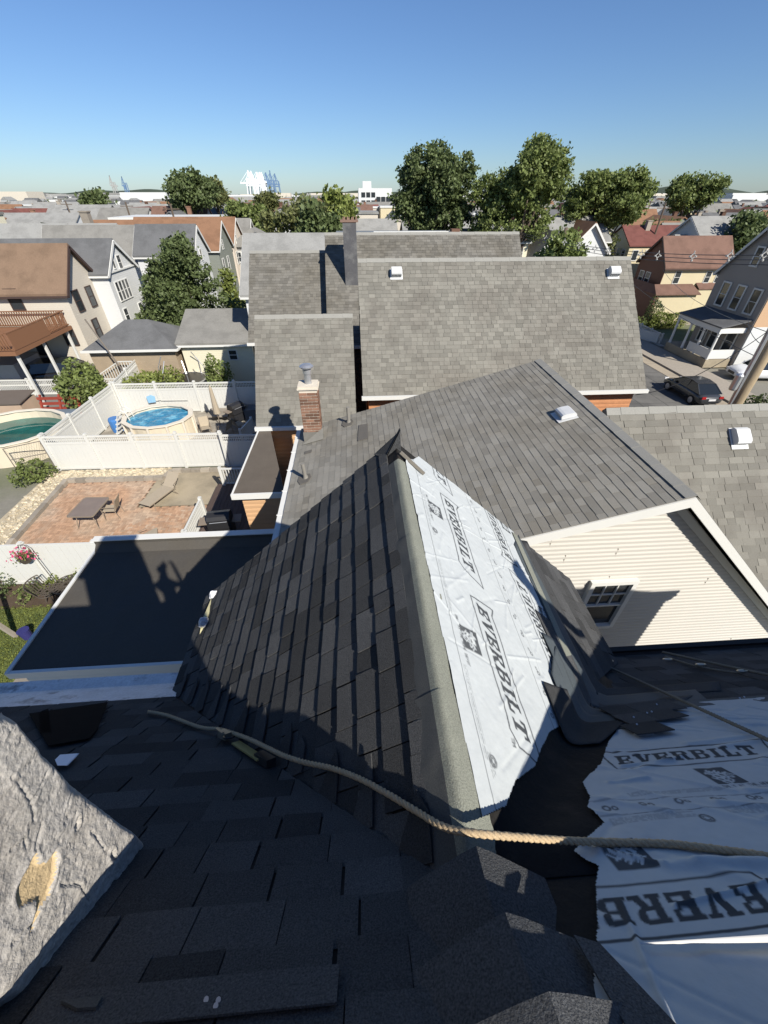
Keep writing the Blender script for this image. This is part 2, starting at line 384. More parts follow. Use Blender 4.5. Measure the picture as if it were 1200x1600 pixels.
def tree(name, label, x, y, zb, H, rw, n, mat, size=.3, crown0=.35, lobes=9, cat='tree', group=None, shape='round', seed=1, rd=None, trunk=.035, shell=.55):
    rs = np.random.default_rng(seed); t = thing(name, label, cat, (x,y,zb), group); c = np.array([x,y,zb])
    ch = H*(1-crown0); rd = rd or rw; K = 34
    cen = []
    for i in range(lobes):
        a = rs.uniform(0, 6.28); k = i/(max(1,lobes-1))
        if shape == 'round': zz = H*crown0+ch*(.15+.7*k); rr = math.sqrt(max(0, 1-(2*(.12+.76*k)-1)**2)); R0 = .36*rs.uniform(.6,1.25)
        elif shape == 'cone': k = k**1.5; zz = H*crown0+ch*(.08+.84*k); rr = 1.0-.93*k; R0 = (.44-.26*k)*rs.uniform(.85,1.15)
        else: zz = H*crown0+ch*rs.uniform(.12,.93); rr = rs.uniform(.3,1.15)*(1-.5*abs(zz-H*crown0-ch*.4)/ch); R0 = .3*rs.uniform(.7,1.3)
        q = rs.uniform(.3,.8)*rr if i else 0
        cen.append((np.array([math.cos(a)*rw*q, math.sin(a)*rd*q, zz]), R0))
    cl = []
    per = max(3, n//(lobes*K))
    for cc, R0 in cen:
        for j in range(K):
            d = rs.normal(size=3); d /= np.linalg.norm(d); rad = rs.uniform(shell,1.08)
            p = cc+d*np.array([rw*R0, rd*R0, ch*R0*.62])*rad
            cl.append(p)
    cl = np.array(cl); spread = size*1.25
    P = (cl[:,None,:]+rs.normal(size=(len(cl),per,3))*spread*np.array([1,1,.7])).reshape(-1,3)
    P = P[P[:,2] > H*.12]
    leaves(P+c, size, mat, 'crown', t)
    tr = MB(); r0 = H*trunk; top = H*(crown0+.35)
    pts = [c+np.array([math.sin(k*2.1+seed)*.02*H*k, math.cos(k*1.7+seed)*.02*H*k, top*k-.1]) for k in np.linspace(0,1,7)]
    tr.tube(pts, [r0*(1.25 if k == 0 else 1-.55*k) for k in np.linspace(0,1,7)], 8)
    st = pts[3]
    for cc, R0 in cen[1:]:
        s = np.array(pts[rs.integers(2,6)]); e = c+cc; mid = s*.5+e*.5+np.array([0,0,-.05*H])
        tr.tube([s, mid, e], [r0*.42, r0*.28, r0*.08], 6)
    tr.build('trunk', m_bark, t, smooth=True)
    return t
# ------------------------------------------------------------------ ground and setting
def ground_z(x): return 0. if x < 11 else (-1.5*(x-11)/6 if x < 17 else -1.5)
gxs = [-5000,-600,-60,-10,0,11,17,30,60,600,5000]; gys = [-2500,-60,-8,0,20,40,60,200,900,3000,9000]
g = MB()
for i in range(len(gxs)-1):
    for j in range(len(gys)-1):
        a,b,c_,d = gxs[i],gxs[i+1],gys[j],gys[j+1]; g.face([(a,c_,ground_z(a)-.02),(b,c_,ground_z(b)-.02),(b,d,ground_z(b)-.02),(a,d,ground_z(a)-.02)])
m_ground = M('town ground', (.2,.19,.16), .95, .2, .05, .15, 8, col2=(.1,.12,.05), s2=.06, lo=.46, hi=.6)
struct(g.build('ground', m_ground, origin=(0,0,0)))
def sheet(name, pts, z, mat, kind='structure'):
    mb = MB(); P = [(p[0],p[1],z) for p in pts]
    if area2(pts) < 0: P = P[::-1]
    mb.face(P); o = mb.build(name, mat, origin=(0,0,0)); o['kind'] = kind; return o
sheet('lawn', [(-13.5,2),(-6.3,2),(-6.3,10.1),(-13.5,10.1)], .004, m_grass)
sheet('alley_paving', [(-6.3,-10),(11,-10),(11,20),(-6.3,20)], .004, m_asph)
sheet('pool_yard_paving', [(-14.8,17.7),(-4,17.7),(-4,24.2),(-14.8,24.2)], .008, M('dusty yard concrete', (.34,.31,.26), .95, .15, 1, .12, 20, col2=(.2,.18,.15), s2=1))
sheet('driveway', [(-24,24.4),(-15.1,24.4),(-15.1,36),(-24,36)], .004, M('driveway asphalt', (.17,.16,.15), .95, .15, .8))
# street on the right, along Y
sheet('parking_lot', [(17.05,6),(26.35,6),(26.35,60),(17.05,60)], -1.49, m_asph)
sheet('street', [(26.4,2),(30.4,2),(30.4,160),(26.4,160)], -1.485, m_street)
sheet('sidewalk', [(30.6,40),(31.2,40),(31.2,160),(30.6,160)], -1.36, M('sidewalk concrete', (.36,.33,.28), .95, .1, 1))
k = MB(); k.box(30.4,2,-1.52,27.5,160,-1.35); struct(k.build('kerb', m_stone, origin=(27.4,20,-1.5)))
# tar joints across the lot
j = MB()
for yy in np.arange(10, 46, 2.1): j.box(17.1, yy, -1.495, 26.3, yy+.03, -1.486)
for xx in (18.9, 20.8, 22.7, 24.6): j.box(xx, 7, -1.495, xx+.03, 58, -1.4855)
o = j.build('pavement_joint', M('tar joint', (.05,.05,.048), .9), origin=(20,20,-1.49)); o['kind'] = 'structure'
j = MB()
for yy in np.arange(6, 100, 4.2): j.box(26.45, yy, -1.487, 30.35, yy+.04, -1.481)
o = j.build('street_joint', M('street seam', (.17,.15,.12), .9), origin=(25,20,-1.49)); o['kind'] = 'structure'
# far hills
hb = MB(); m_hill = M('wooded hill', (.05,.065,.045), 1, .3, .004)
def ridge(x0, x1, y, h, dep):
    xs = np.linspace(x0, x1, 60); hs = [h*(.55+.3*math.sin(x*.0021+1)+.15*math.sin(x*.009)+.06*random.random())*min(1, (x-x0)/900+.1, (x1-x)/900+.1) for x in xs]
    for i in range(59):
        hb.face([(xs[i],y,-2),(xs[i+1],y,-2),(xs[i+1],y+dep,hs[i+1]),(xs[i],y+dep,hs[i])]); hb.face([(xs[i],y+dep,hs[i]),(xs[i+1],y+dep,hs[i+1]),(xs[i+1],y+2*dep,-2),(xs[i],y+2*dep,-2)])
ridge(3100, 9500, 5200, 120, 500); ridge(-6000, -1200, 6400, 60, 400); ridge(-1500, 2500, 7000, 50, 300)
struct(hb.build('hills', m_hill, origin=(0,5500,0)))
# ------------------------------------------------------------------ the house under repair (foreground)
def vnoise(x, y, seed=0):
    x = np.asarray(x, float); y = np.asarray(y, float); xi = np.floor(x).astype(np.int64); yi = np.floor(y).astype(np.int64); fx = x-xi; fy = y-yi
    fx = fx*fx*(3-2*fx); fy = fy*fy*(3-2*fy)
    def h(a, b):
        n = (a*374761393+b*668265263+seed*1442695041) & 0xffffffff; n = ((n ^ (n >> 13))*1274126177) & 0xffffffff
        return ((n ^ (n >> 16)) & 0xffff)/65535.
    return (h(xi,yi)*(1-fx)+h(xi+1,yi)*fx)*(1-fy)+(h(xi,yi+1)*(1-fx)+h(xi+1,yi+1)*fx)*fy
def fbm(x, y, s, o=4, seed=0):
    r = 0; a = .5
    for i in range(o): r = r+a*vnoise(x*s, y*s, seed+i*17); s *= 2.03; a *= .5
    return r
def np_inside(X, Y, poly):
    c = np.zeros(X.shape, bool); n = len(poly)
    for i in range(n):
        (x0,y0),(x1,y1) = poly[i], poly[(i+1)%n]
        if abs(y1-y0) < 1e-12: continue
        c ^= ((y0 > Y) != (y1 > Y)) & (X < (x1-x0)*(Y-y0)/(y1-y0)+x0)
    return c
def np_dist(X, Y, segs):
    d = np.full(X.shape, 9.)
    for (x0,y0),(x1,y1) in segs:
        dx, dy = x1-x0, y1-y0; q = np.clip(((X-x0)*dx+(Y-y0)*dy)/max(1e-9,dx*dx+dy*dy),0,1)
        d = np.minimum(d, np.hypot(X-x0-q*dx, Y-y0-q*dy))
    return d
def grid_mesh(name, fr, a0, a1, b0, b1, res, hfun, mat, parent, poly=None, attr=None, matfun=None, h0=0., smooth=True):
    na = int((a1-a0)/res)+1; nb = int((b1-b0)/res)+1
    A, B = np.meshgrid(np.linspace(a0,a1,na), np.linspace(b0,b1,nb), indexing='ij'); H = hfun(A,B)+h0
    P = np.array(fr.o)+A[...,None]*np.array(fr.u)+B[...,None]*np.array(fr.v)+H[...,None]*np.array(fr.n)
    idx = np.arange(na*nb).reshape(na,nb); q = np.stack([idx[:-1,:-1],idx[1:,:-1],idx[1:,1:],idx[:-1,1:]],-1).reshape(-1,4)
    ca = ((A[:-1,:-1]+A[1:,1:])/2).ravel(); cb = ((B[:-1,:-1]+B[1:,1:])/2).ravel()
    if poly is not None: k = np_inside(ca, cb, poly); q = q[k]; ca = ca[k]; cb = cb[k]
    used = np.unique(q); rem = np.zeros(na*nb, int); rem[used] = np.arange(len(used)); q = rem[q]
    V = P.reshape(-1,3)[used]-np.array(WL[parent]); me = bpy.data.meshes.new(name); n = len(q)
    me.vertices.add(len(V)); me.vertices.foreach_set('co', V.ravel()); me.loops.add(4*n); me.loops.foreach_set('vertex_index', q.ravel())
    me.polygons.add(n); me.polygons.foreach_set('loop_start', np.arange(0,4*n,4)); me.update(calc_edges=True)
    for m in (mat if isinstance(mat, list) else [mat]): me.materials.append(m)
    if matfun is not None: me.polygons.foreach_set('material_index', matfun(ca,cb).astype(np.int32))
    if smooth: me.polygons.foreach_set('use_smooth', np.ones(n, bool))
    if attr is not None:
        at = me.attributes.new('print', 'FLOAT', 'POINT'); at.data.foreach_set('value', attr(A.ravel()[used], B.ravel()[used]).astype(np.float32))
    o = bpy.data.objects.new(name, me); COL.objects.link(o); o.parent = parent; WL[o] = Vector(WL[parent]); return o
# slab-serif capitals, unit height
def _r(x0,y0,x1,y1): return [(x0,y0),(x1,y0),(x1,y1),(x0,y1)]
GLY = {'E': (.84,[_r(.08,0,.34,1),_r(0,0,.8,.17),_r(0,.83,.78,1),_r(.3,.42,.58,.58),_r(.52,.3,.64,.7),_r(.62,.62,.78,.9),_r(.64,.1,.8,.38)]),
 'V': (.9,[[(.08,1),(.36,1),(.56,.22),(.56,0),(.38,0)],[(.38,0),(.56,0),(.86,1),(.68,1),(.5,.3)],_r(0,.85,.44,1),_r(.56,.85,.94,1)]),
 'R': (.9,[_r(.08,0,.33,1),_r(0,0,.44,.16),_r(0,.84,.66,1),_r(.3,.42,.66,.57),[(.58,.42),(.74,.48),(.82,.62),(.82,.8),(.74,.94),(.6,1),(.58,.84)],[(.4,.45),(.64,.45),(.88,0),(.6,0)],_r(.58,0,.94,.16)]),
 'B': (.88,[_r(.08,0,.33,1),_r(0,0,.6,.16),_r(0,.84,.6,1),_r(.3,.44,.62,.58),[(.56,.5),(.7,.55),(.78,.66),(.78,.84),(.7,.96),(.56,1)],[(.58,0),(.74,.05),(.84,.18),(.84,.36),(.74,.5),(.58,.54)]]),
 'I': (.56,[_r(.13,0,.39,1),_r(0,0,.52,.16),_r(0,.84,.52,1)]),
 'L': (.8,[_r(.08,0,.34,1),_r(0,0,.76,.17),_r(0,.84,.46,1),_r(.6,.1,.76,.42)]),
 'T': (.86,[_r(.3,0,.56,1),_r(.16,0,.7,.16),_r(0,.82,.86,1),_r(0,.6,.16,.9),_r(.7,.6,.86,.9)]),
 'M': (1.0,[_r(.08,0,.28,1),_r(.72,0,.92,1),[(.1,1),(.34,1),(.56,.3),(.44,.3)],[(.66,1),(.9,1),(.56,.3),(.44,.3)]])}
STK = {'T':[((0,1),(.6,1)),((.3,0),(.3,1))],'H':[((0,0),(0,1)),((.55,0),(.55,1)),((0,.5),(.55,.5))],'E':[((0,0),(0,1)),((0,0),(.5,0)),((0,1),(.5,1)),((0,.5),(.4,.5))],
 'O':[((0,.2),(0,.8)),((.55,.2),(.55,.8)),((0,.8),(.15,1)),((.15,1),(.4,1)),((.4,1),(.55,.8)),((0,.2),(.15,0)),((.15,0),(.4,0)),((.4,0),(.55,.2))],
 'M':[((0,0),(0,1)),((.7,0),(.7,1)),((0,1),(.35,.4)),((.35,.4),(.7,1))],'D':[((0,0),(0,1)),((0,1),(.3,1)),((0,0),(.3,0)),((.3,1),(.55,.7)),((.55,.7),(.55,.3)),((.55,.3),(.3,0))],
 'P':[((0,0),(0,1)),((0,1),(.45,1)),((.45,1),(.5,.75)),((.5,.75),(.45,.5)),((.45,.5),(0,.5))],'N':[((0,0),(0,1)),((0,1),(.5,0)),((.5,0),(.5,1))],'L':[((0,1),(0,0)),((0,0),(.45,0))],
 'Y':[((0,1),(.3,.5)),((.6,1),(.3,.5)),((.3,.5),(.3,0))],'A':[((0,0),(.3,1)),((.3,1),(.6,0)),((.12,.4),(.48,.4))]}
class Print:
    """ink laid down in sheet coordinates; each item has its own origin, reading direction and letter height"""
    def __init__(s): s.it = []
    def block(s, o, rd, up, h, text='EVERBILT', shear=.28, lw=1.17, tm=True): s.it.append(('blk',o,rd,up,h,text,shear,lw))
    def logo(s, o, rd, up, h): s.it.append(('logo',o,rd,up,h))
    def words(s, o, rd, up, h, text, th=.13): s.it.append(('str',o,rd,up,h,text,th))
    def fine(s, o, rd, up, h, ln, rows): s.it.append(('fine',o,rd,up,h,ln,rows))
    def ring(s, o, r, th): s.it.append(('ring',o,r,th))
    def line(s, p, q, w): s.it.append(('line',p,q,w))
    def ev1(s, A, B):
        out = np.zeros(A.shape)
        for it in s.it:
            k = it[0]
            if k == 'ring': d = np.hypot(A-it[1][0], B-it[1][1]); out[np.abs(d-it[2]) < it[3]] = .85; continue
            if k == 'line': out[np_dist(A,B,[(it[1],it[2])]) < it[3]] = .7; continue
            o, rd, up, h = it[1:5]; x = ((A-o[0])*rd[0]+(B-o[1])*rd[1])/h; y = ((A-o[0])*up[0]+(B-o[1])*up[1])/h
            if k == 'blk':
                text, sh, lw = it[5:8]; xs = (x-sh*y)/lw; near = (y > -1) & (y < 2) & (x > -2) & (x < 12)
                if not near.any(): continue
                cx = 0; ink = np.zeros(A.shape, bool)
                for ch in text:
                    w, polys = GLY[ch]
                    for p in polys: ink |= np_inside(xs-cx, y, p)
                    cx += w+.09
                out[ink] = 1
                L = cx
                P1 = [(-.34,1.78),(.26,1.36),(L-.1,1.36),(L+.3,1.62),(L+.75,.98),(L+.42,-.36),(L-.35,-.66),(L-.6,-.36),(-.2,-.36)]
                P1 = [(-.75,-.15),(-.32,-.4),(L-.7,-.4),(L-.45,-.72),(L+.1,-.66),(L+.5,.35),(L+.22,1.36),(.12,1.36)]
                P1 = [(-.7,1.75),(.02,1.38),(L-.55,1.38),(L-.1,1.42),(L+.78,1.42),(L+.52,-.1),(L+.02,-.52),(L-.7,-.4),(-.18,-.4),(-.42,.4)]
                e = np_dist(xs, y, [(P1[i],P1[(i+1)%len(P1)]) for i in range(len(P1))]); out[e < .052] = .95
            elif k == 'logo':
                sq = (x > -.5) & (x < .5) & (y > -.5) & (y < .5)
                if not sq.any(): continue
                ink = sq.copy(); r2 = .7071; p = (x*r2+y*r2); q = (-x*r2+y*r2)
                for text, yy, hh in (('THE',.2,.16),('HOME',-.06,.22),('DEPOT',-.33,.22)):
                    wd = sum(.75 if c != 'M' else .9 for c in text)*hh; cx = -wd/2
                    for c in text:
                        ink &= ~(np_dist(p, q, [((a[0]*hh+cx,a[1]*hh+yy),(b[0]*hh+cx,b[1]*hh+yy)) for a,b in STK[c]]) < .028); cx += (.75 if c != 'M' else .9)*hh
                out[ink] = .95
            elif k == 'str':
                cx = 0; text, th = it[5], it[6]
                for c in text:
                    if c in STK: out[np_dist(x-cx, y, STK[c]) < th] = .8
                    cx += .82
            else:
                ln, rows = it[5], it[6]
                m = (x > 0) & (x < ln) & (y > 0) & (y < rows); row = np.floor(y)
                m &= (y-row > .2) & (y-row < .68) & (vnoise(x*2.2, row*7.3, 5) > .3) & (x < ln*(.6+.4*vnoise(row, row*3.1+.5, 9)))
                out[m] = np.maximum(out[m], .55)
        return out
    def __call__(s, A, B):
        e = .0014; return (s.ev1(A-e,B-e)+s.ev1(A+e,B-e)+s.ev1(A-e,B+e)+s.ev1(A+e,B+e))/4
def creases(n, a0, a1, b0, b1, seed, amp=.006, main=None, wid=(.006,.018)):
    rs = np.random.default_rng(seed); cs = []
    for i in range(n):
        a, b = rs.uniform(a0,a1), rs.uniform(b0,b1); an = rs.normal(main, .35) if main is not None and rs.random() < .8 else rs.uniform(0,3.14)
        l = rs.uniform(.08,.45); cs.append(((a,b),(a+math.cos(an)*l, b+math.sin(an)*l), rs.uniform(*wid), amp*rs.uniform(.4,1.2)*rs.choice([1,1,-.6])))
    def f(A, B):
        h = .012*(fbm(A, B, 4., 3, seed)-.5)+.004*(fbm(A, B, 18., 3, seed+3)-.5)
        for p, q, w, am in cs: h = h+am*np.exp(-(np_dist(A,B,[(p,q)])/w)**2)
        return h
    return f

ourhouse = thing('shingled_house', 'nearest house, half reroofed with black shingles and white printed underlayment', 'house', (1.5,0,0))
PM, PD = R(47.9), R(42.466)
FM = Frame((0,2.0,7.135), (-1,0,0), (0,-math.cos(PM),math.sin(PM)))
FL = Frame((-1.687,0,7.354), (0,-1,0), (math.cos(PD),0,math.sin(PD)))
FR = Frame((2.237,0,7.354), (0,1,0), (-math.cos(PD),0,math.sin(PD)))
XL, XRR = -4.1, 7.9; SM = 3.164; SD = 2.66
w = MB(); w.box(XL+.25,-1.75,0,XRR-.06,1.97,6.96); w.box(-1.45,1.75,0,2.0,2.68,7.3); w.prism([(-1.45,2.62,7.3),(2.0,2.62,7.3),(.275,2.62,8.95)],(0,.06,0))
w.prism([(XRR-.3,-1.75,7.0),(XRR-.3,1.75,7.0),(XRR-.3,0,9.0)],(.1,0,0)); w.prism([(XL+.25,-1.75,7.0),(XL+.25,1.75,7.0),(XL+.25,0,9.0)],(.1,0,0))
w.build('wall', m_cream, ourhouse)
r = MB()
a = FM.P(-XL, -.1); 
r.prism([FM.P(-XL,-.12,-.003),FM.P(-XRR,-.12,-.003),FM.P(-XRR,SM,-.003),FM.P(-XL,SM,-.003)], FM.n*-.14)
bk = [(XL,-2.05,7.12),(XRR,-2.05,7.12),(XRR,-.12,9.481),(XL,-.12,9.481)]; r.prism(bk, (0,.09,-.1))
main_roof = r.build('main_roof', m_felt, ourhouse)
r = MB()
r.prism([FL.P(-2.84,-.05,-.004),FL.P(-2.0,-.05,-.004),FL.P(.1,SD,-.004),FL.P(-2.84,SD,-.004)], FL.n*-.1)
r.prism([FR.P(2.84,-.05,-.004),FR.P(1.95,-.05,-.004),FR.P(-.1,SD,-.004),FR.P(2.84,SD,-.004)], FR.n*-.1)
dormer = r.build('dormer_roof', m_felt, ourhouse)
# dormer, left slope: black tabs one by one
E_ = .14
yv = lambda s: 1.80-.61*s                         # valley: Y at slope height s
reg = [(-2.86,-.03),(-yv(-.03)+.01,-.03),(-yv(2.56)+.01,2.56),(-2.86,2.56)]
tabs = courses(reg, E_, (.11,.25), random.Random(3))
shingle_objs(FL, tabs, E_, .0085, m_black, dormer)
left_n = len(tabs)
# main slope, left: shaded tabs; ragged ends lap over the valley
reg = [(-.12,-.05+3.03-.06),(-.05,2.9),(1.62,.24),(2.05,.36),(3.0,1.0),(3.0,2.99),(-.12,2.99)]
regs = [(4.0,.3),(4.0,3.1),(-.26,3.1),(-.26,2.72),(1.74,.3)]
tabs = courses(regs, E_, (.14,.28), random.Random(11))
def vis(Q, fr):
    c = fr.P(sum(p[0] for p in Q)/len(Q), sum(p[1] for p in Q)/len(Q)) - CP
    dep = (c.x*math.sin(AL)+c.y*math.cos(AL))*math.cos(TH)-c.z*math.sin(TH)
    xx = c.x*math.cos(AL)-c.y*math.sin(AL); return dep > .1 and abs(xx/dep*620) < 660, dep
tabs = sorted(tabs, key=lambda T: vis(T[0],FM)[1])
near = [T for T in tabs if vis(T[0],FM)[0] and sum(p[0] for p in T[0])/len(T[0]) < 1.9]; ids = set(map(id, near)); far = [T for T in tabs if id(T) not in ids]
shingle_objs(FM, near, E_, .004, m_black, main_roof)
# main slope, right: courses above the eave
regR = [(-XRR,-.12),(-2.3,-.12),(-1.86,.45),(-1.42,1.38),(-XRR,1.42)]
tabsR = courses(regR, E_, (.17,.33), random.Random(12), bottom=-.13)
nearR = [T for T in tabsR if vis(T[0],FM)[0]]; ids = set(map(id, nearR)); farR = [T for T in tabsR if id(T) not in ids]
shingle_objs(FM, nearR, E_, .004, m_black, main_roof)
mb = MB(); shingle_stuff(FM, far+farR, E_, .004, m_black, main_roof, mb=mb); mb.build('shingle_courses', m_black, main_roof, kind='stuff')
# dormer, right slope: courses below the underlayment
regD = [(2.86,-.03),(yv(0)+.03,-.03),(yv(1.12)+.1,1.12),(2.86,1.0)]
shingle_objs(FR, courses(regD, E_, (.14,.3), random.Random(5)), E_, .0075, m_black, dormer)
mb = MB(); mb.prism([FR.P(1.5,1.08,.018),FR.P(2.84,1.0,.018),FR.P(2.84,1.09,.018),FR.P(1.45,1.19,.018)], FR.n*.004); mb.build('starter_strip', m_strip, dormer)
# ridge roll over the dormer ridge, two lapped lengths
def roll(y0, y1, lift, name):
    mb = MB(); k = 14; n = 60; prof = []
    for i in range(k+1):
        q = -.155+.3*i/k; x = .275+q*.737
        z = 9.15+.012+lift-.676*math.sqrt(q*q+.0001) ; prof.append((x,z))
    vs = []; fs = []
    for j in range(n+1):
        yy = y0+(y1-y0)*j/n
        for i,(x,z) in enumerate(prof):
            wv = .006*(vnoise(yy*7, i*.4, 4)-.5)+.004*(vnoise(yy*23,i*.7,8)-.5); ex = (.008*(vnoise(yy*30,i,2)-.5) if i == k else 0)
            vs.append((x+ex, yy, z+wv))
    for j in range(n):
        for i in range(k): b = j*(k+1)+i; fs.append((b,b+1,b+k+2,b+k+1))
    mb.add([Vector(v) for v in vs], fs); mb.m = [1 if (q % k) < 5 else 0 for q in range(len(fs))]; o = mb.build(name, [m_strip, m_seal], dormer, smooth=True); return o
roll(.13, .78, .004, 'ridge_roll'); roll(.74, 1.72, .001, 'ridge_roll'); roll(1.69, 2.56, -.002, 'ridge_roll')
# underlayment on the dormer's right slope
pr = Print(); D_, U_ = (-1,0), (0,-1)
for y0 in (2.46, 1.44, 3.45): pr.block((y0, 2.19), D_, U_, .098, lw=1.02)
for y0 in (1.27, 2.26): pr.block((y0, 1.365), (1,0), (0,1), .098, lw=1.02)
for y0 in (2.16, 1.11): pr.logo((y0+.01, 2.36), D_, U_, .135); pr.words((y0+.13, 2.438), D_, U_, .016, 'ONLY AT THE HOME DEPOT', .12)
for y0 in (2.85, 1.8): pr.logo((y0, 1.19), (1,0), (0,1), .135)
for yy in np.arange(.4, 2.9, .125): pr.ring((yy, 1.745+.02*math.sin(yy*9)), .011, .004); pr.ring((yy+.025, 1.74), .008, .003)
pr.line((.2,1.80),(2.9,1.80),.0018); pr.line((.2,1.69),(2.9,1.70),.0018); pr.line((.2,2.49),(2.9,2.49),.0025)
for y0 in (2.3, 1.62, .95): pr.fine((y0, 2.478), D_, U_, .009, 48, 3)
for y0 in (1.9, .56): pr.ring((y0, 2.43), .02, .004); pr.ring((y0, 2.43), .011, .003); pr.fine((y0+.03, 2.46), D_, U_, .01, 10, 3)
pr.words((.685,2.25), D_, U_, .022, 'TM', .14)
rf = FR.px
poly = [(2.86,2.40),(2.9,1.02),(2.2,1.06),(1.62,1.09),(1.30,1.2),(1.165,1.26),(1.13,1.36),(1.06,1.40),(1.03,1.52),(.98,1.56),(.95,1.68),(.86,1.72),(.80,1.86),(.70,2.0),(.60,2.12),(.52,2.3),(.42,2.42),(.37,2.575),(2.62,2.60),(2.7,2.5)]
cr = creases(110, .4, 2.9, 1.05, 2.6, 21, .005, 2.2, (.004,.014))
def hD(A, B):
    lap = .006/(1+np.exp((A*.0+B-1.70)/.004)) ; edge = .03*np.clip((1.25-A)/.3,0,1)*np.clip((1.55-B)/.3,0,1)
    return cr(A,B)+lap*-1+edge
grid_mesh('underlayment_sheet', FR, .35, 2.9, 1.0, 2.62, .005, hD, m_sheet, dormer, poly, pr, h0=.016)
# underlayment on the main slope, right (coordinates a = -X)
pr = Print(); rx = (-1,0)
pr.block((-1.095,2.095), (-.9965,.08), (0,-1), .088, lw=1.06); pr.block((-2.15,2.0), (-.9965,.08), (0,-1), .088, lw=1.06)
pr.logo((-1.44,2.235), rx, (0,-1), .13); pr.words((-1.38,2.325), rx, (0,-1), .016, 'ONLY AT THE HOME DEPOT', .12)
pr.block((-1.035,2.785), (1,0), (0,1), .092, lw=1.06)
pr.logo((-.77,2.63), (1,0), (0,1), .13)
for xx in np.arange(.85, 2.6, .14): pr.ring((-xx,2.40), .012, .004); pr.ring((-xx-.03,2.403), .009, .0035)
pr.line((-.8,2.36),(-2.6,2.42),.002); pr.line((-.8,2.44),(-2.6,2.48),.002)
for x0 in (.98, 1.5): pr.fine((-x0,2.345), rx, (0,-1), .009, 50, 3)
for x0 in (.82, 1.25): pr.fine((-x0,2.49), rx, (0,-1), .009, 38, 4)
pr.ring((-1.15,2.50), .02, .004); pr.ring((-1.15,2.50), .011, .003)
pM = [(-.33,3.175),(-.46,2.99),(-.545,2.86),(-.61,2.74),(-.66,2.67),(-.62,2.6),(-.70,2.54),(-.80,2.47),(-.79,2.38),(-.83,2.33),(-.86,2.22),(-.93,2.15),(-1.02,2.08),(-1.2,1.85),(-1.5,1.55),(-1.85,1.40),(-3.6,1.38),(-3.6,3.175)]
cr2 = creases(130, -2.6, -.5, 1.4, 3.0, 33, .009, 2.85, (.005,.022))
grid_mesh('underlayment_sheet', FM, -2.7, -.3, 1.36, 3.17, .0044, lambda A,B: cr2(A,B), m_sheet, main_roof, pM, pr, h0=.02)
mb = MB(); mb.prism([FM.P(-2.69,1.4,.004),FM.P(-6.9,1.4,.004),FM.P(-6.9,3.16,.004),FM.P(-2.69,3.16,.004)], FM.n*.01); mb.build('underlayment_sheet', m_sheet, main_roof)
mb = MB(); mb.prism([(.30,-.125,9.507),(XRR-.1,-.125,9.507),(XRR-.1,-1.0,8.54),(.30,-1.0,8.54)], (0,.006,-.006)); mb.build('underlayment_sheet', m_sheet, main_roof)
# valley: felt and the woven shingle strips bending from dormer to main slope
def ribbon(name, z0, z1, ld, lm, mat, off, seed, skew=0., parent=None, rnd=.06, t=.004, lift=0.):
    nu, nw = 26, 8; mb = MB(); top = []
    for i in range(nu+1):
        for j in range(nw+1):
            q = j/nw; z = z0+(z1-z0)*q
            sD = (z-7.354)/math.sin(PD); sMm = (z-7.135)/math.sin(PM)
            V = Vector((2.237-sD*math.cos(PD), 2.0-sMm*math.cos(PM), z))
            c = .075; L0 = ld*(1+skew*(q-.5)); L1 = lm*(1-skew*(q-.5)); u = -L0+(L0+L1)*i/nu
            if u < -c: p = V+Vector((0,-u,0))
            elif u > c: p = V+Vector((u,0,0))
            else:
                s_ = (u+c)/(2*c); p = (V+Vector((0,c,0)))*(1-s_)**2+V*2*s_*(1-s_)+(V+Vector((c,0,0)))*s_**2
            k = max(0,min(1,(u+.3)/.6)); nn = (FR.n*(1-k)+FM.n*k).normalized()
            lf = lift*(max(0,abs(u)-.25))*(1-q)
            p = p+nn*(off+rnd*.25*(vnoise(u*5+seed, q*2.2, seed)-.5)+lf); top.append((p, nn))
    vs = [p for p,_ in top]+[p-nn*t for p,nn in top]; n = len(top); fs = []
    for i in range(nu):
        for j in range(nw):
            b = i*(nw+1)+j; fs.append((b,b+nw+1,b+nw+2,b+1)); fs.append((n+b,n+b+1,n+b+nw+2,n+b+nw+1))
    ed = [i*(nw+1) for i in range(nu+1)]+[nu*(nw+1)+j for j in range(1,nw+1)]+[i*(nw+1)+nw for i in range(nu-1,-1,-1)]+[j for j in range(nw-1,0,-1)]
    for i in range(len(ed)): a_, b_ = ed[i], ed[(i+1)%len(ed)]; fs.append((b_,a_,a_+n,b_+n))
    mb.add(vs, fs); return mb.build(name, mat, parent or dormer, smooth=True)
ribbon('valley_felt', 7.7, 9.12, .45, .4, m_felt, .006, 3, rnd=.1, skew=-1.3)
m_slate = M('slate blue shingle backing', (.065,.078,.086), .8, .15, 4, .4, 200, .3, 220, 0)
for i,(z0,ld,lm,mm) in enumerate([(7.86,1.6,.9,m_black),(7.98,1.6,.75,m_slate),(8.08,.7,.6,m_black),(8.17,.55,.45,m_slate),(8.25,.42,.36,m_slate),(8.34,.28,.24,m_black)]):
    ribbon('shingle_strip', z0, z0+.15+.02*(i%3), ld, lm, mm, (.012+.004*i), 7+i, skew=(.0,-.1,.3,.25,-.3,.5)[i], rnd=.03, lift=.0)
